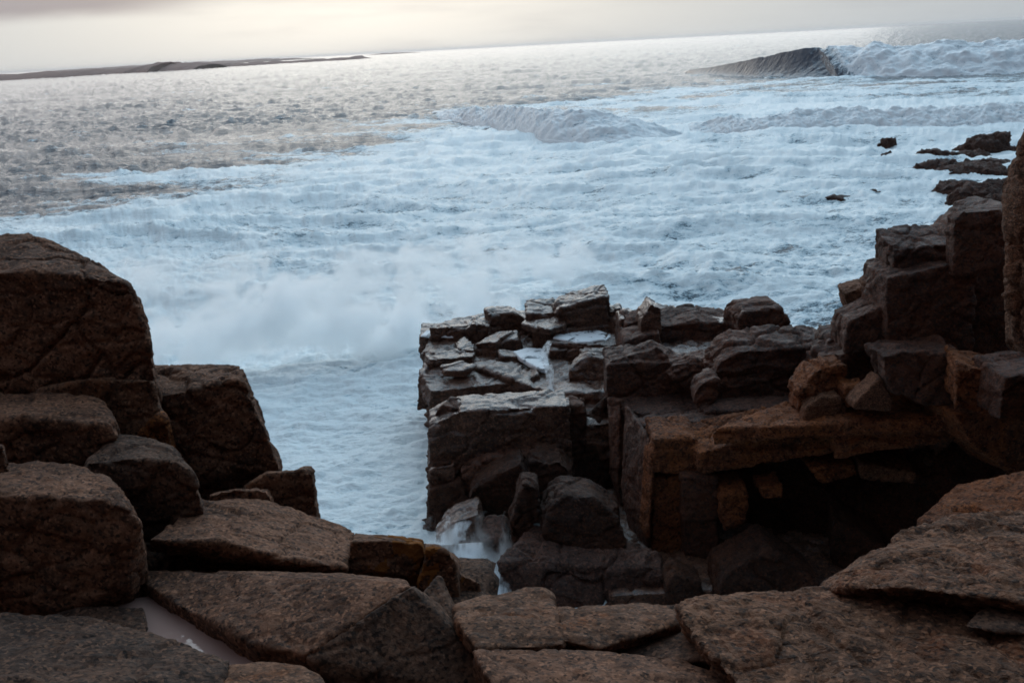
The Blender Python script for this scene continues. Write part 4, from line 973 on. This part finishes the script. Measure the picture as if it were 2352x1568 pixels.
stream('waterfall', 'thin white waterfall dropping off the slab into the hollow of the platform', [[(1258, 838, 18.2, 0.10), (1262, 850, 17.9, 0.09), (1263, 875, 17.55, 0.07), (1264, 900, 17.3, 0.08), (1266, 912, 17.1, 0.11)]], 'waterfall')
stream('waterfall', 'threads of water spilling from the foam pool over the rounded shoulder', [[(1264, 782, 19.4, 0.06), (1256, 795, 18.9, 0.08), (1250, 812, 18.5, 0.09), (1254, 835, 18.2, 0.08)]], 'waterfall')
stream('cascade', 'wide fan of white water running down the broken rock at the waterline', [[(1095, 1172, 14.6, 0.05), (1075, 1190, 14.3, 0.12), (1050, 1215, 14.0, 0.17), (1022, 1248, 13.9, 0.22)], [(1080, 1180, 14.5, 0.04), (1062, 1205, 14.1, 0.06), (1060, 1240, 13.8, 0.07)], [(1028, 1180, 14.6, 0.03), (1030, 1200, 14.2, 0.05), (1015, 1230, 14.0, 0.06)]], 'cascade')
stream('cascade', 'upright white stream to the right of the wide fan of water', [[(1152, 1182, 14.9, 0.06), (1142, 1190, 14.75, 0.09), (1136, 1215, 14.6, 0.11), (1128, 1240, 14.4, 0.13)]], 'cascade')
stream('cascade', 'foaming chute of water pouring down through the chasm behind the near boulders',
       [[(1000, 1245, 13.9, 0.12), (1040, 1250, 13.7, 0.20), (1080, 1246, 13.5, 0.22), (1074, 1266, 13.4, 0.24), (1082, 1290, 13.2, 0.26), (1100, 1316, 13.0, 0.32), (1118, 1345, 12.8, 0.34), (1124, 1385, 12.5, 0.36)]], 'cascade')


def spray_material(name, dens, k, contrast, stretch=(1, 1, 1), erode=0.72):
    m, t = material(name)
    tc = t.n('ShaderNodeTexCoord')
    g = tc.outputs['Generated']                       # 0..1 through the cloud's own box
    sp = t.n('ShaderNodeSeparateXYZ'); t.t.links.new(g, sp.inputs[0])

    def bell(v, p):
        a = t.math('MULTIPLY', v, t.math('SUBTRACT', 1.0, v)); a = t.math('MULTIPLY', a, 4.0, clamp=True)
        return t.math('POWER', a, p)
    e = t.math('MULTIPLY', bell(sp.outputs[0], 0.80), bell(sp.outputs[1], 0.8))
    topf = t.math('MULTIPLY', t.math('POWER', t.math('SUBTRACT', 1.0, sp.outputs[2], clamp=True), 1.1), t.ramp(sp.outputs[2], 0.0, 0.4))
    e = t.math('MULTIPLY', e, topf)
    n = t.noise(t.stretch(tc.outputs['Object'], stretch), k, 9, 0.70, 0.5)
    n = t.ramp(n, 0.5 - contrast, 0.5 + contrast)
    # the noise eats into the edge of the cloud
    e2 = t.math('MULTIPLY', t.ramp(t.math('ADD', e, t.math('MULTIPLY_ADD', n, 1.0, -erode)), 0.0, 0.60), dens)
    pv = t.n('ShaderNodeVolumePrincipled', ins={'Color': (0.985, 0.995, 1.0, 1), 'Anisotropy': 0.7})
    t.t.links.new(e2, pv.inputs['Density'])
    t.t.links.new(pv.outputs[0], t.out.inputs['Volume'])
    return m


def spray(label, centre, size, mat, rz=0.0):
    bm = bmesh.new()
    bmesh.ops.create_icosphere(bm, subdivisions=3, radius=0.5)
    for v in bm.verts:                                   # rounded box so that the cloud has no corners
        v.co = Vector([max(-0.5, min(0.5, c * 1.35)) for c in v.co])
        v.co = Vector((v.co.x * size[0], v.co.y * size[1], (v.co.z + 0.5) * size[2]))
    me = bpy.data.meshes.new('spray'); bm.to_mesh(me); bm.free()
    o = link('spray', me, mat); o.location = centre; o.rotation_euler = (0, 0, rz)
    return tag(o, label, 'spray')


SP = spray_material('drifting_spray', 5.5, 1.0, 0.28, (0.8, 0.7, 0.9), 0.60)
c = at_z(640, 850, 0.0)
spray('tall curtain of misty spray thrown up where the swell meets the platform, left of it', (c.x + 1.0, c.y + 1.2, -0.4), (11.2, 1.9, 3.5), SP, R(3))
c = at_y(1078, 1268, 13.5)
spray('small burst of white water where the cascade strikes the rocks of the gully', (c.x, c.y, c.z - 0.55), (1.7, 0.8, 1.1), spray_material('gully_spray', 6.5, 3.4, 0.28, (1, 1, 0.5), 0.66))
c = at_z(1120, 760, 0.0)
spray('low drift of spray along the seaward edge of the platform', (c.x + 0.6, c.y + 4.0, 0.20), (7.5, 2.0, 2.6), spray_material('thin_spray', 1.8, 0.8, 0.20), R(8))


# ------------------------------------------------------------------ sea air
def haze():
    bm = bmesh.new()
    bmesh.ops.create_cube(bm, size=1.0)
    for v in bm.verts:
        v.co = Vector((v.co.x * 60000, -120 + (v.co.y + 0.5) * 42000, -3.0 + (v.co.z + 0.5) * 31.0))
    me = bpy.data.meshes.new('haze'); bm.to_mesh(me); bm.free()
    m, t = material('sea_air')
    pv = t.n('ShaderNodeVolumePrincipled', ins={'Color': (0.98, 0.94, 0.92, 1), 'Density': 0.00008, 'Anisotropy': 0.65})
    t.t.links.new(pv.outputs[0], t.out.inputs['Volume'])
    o = link('haze', me, m); tag(o, kind='stuff')


haze()
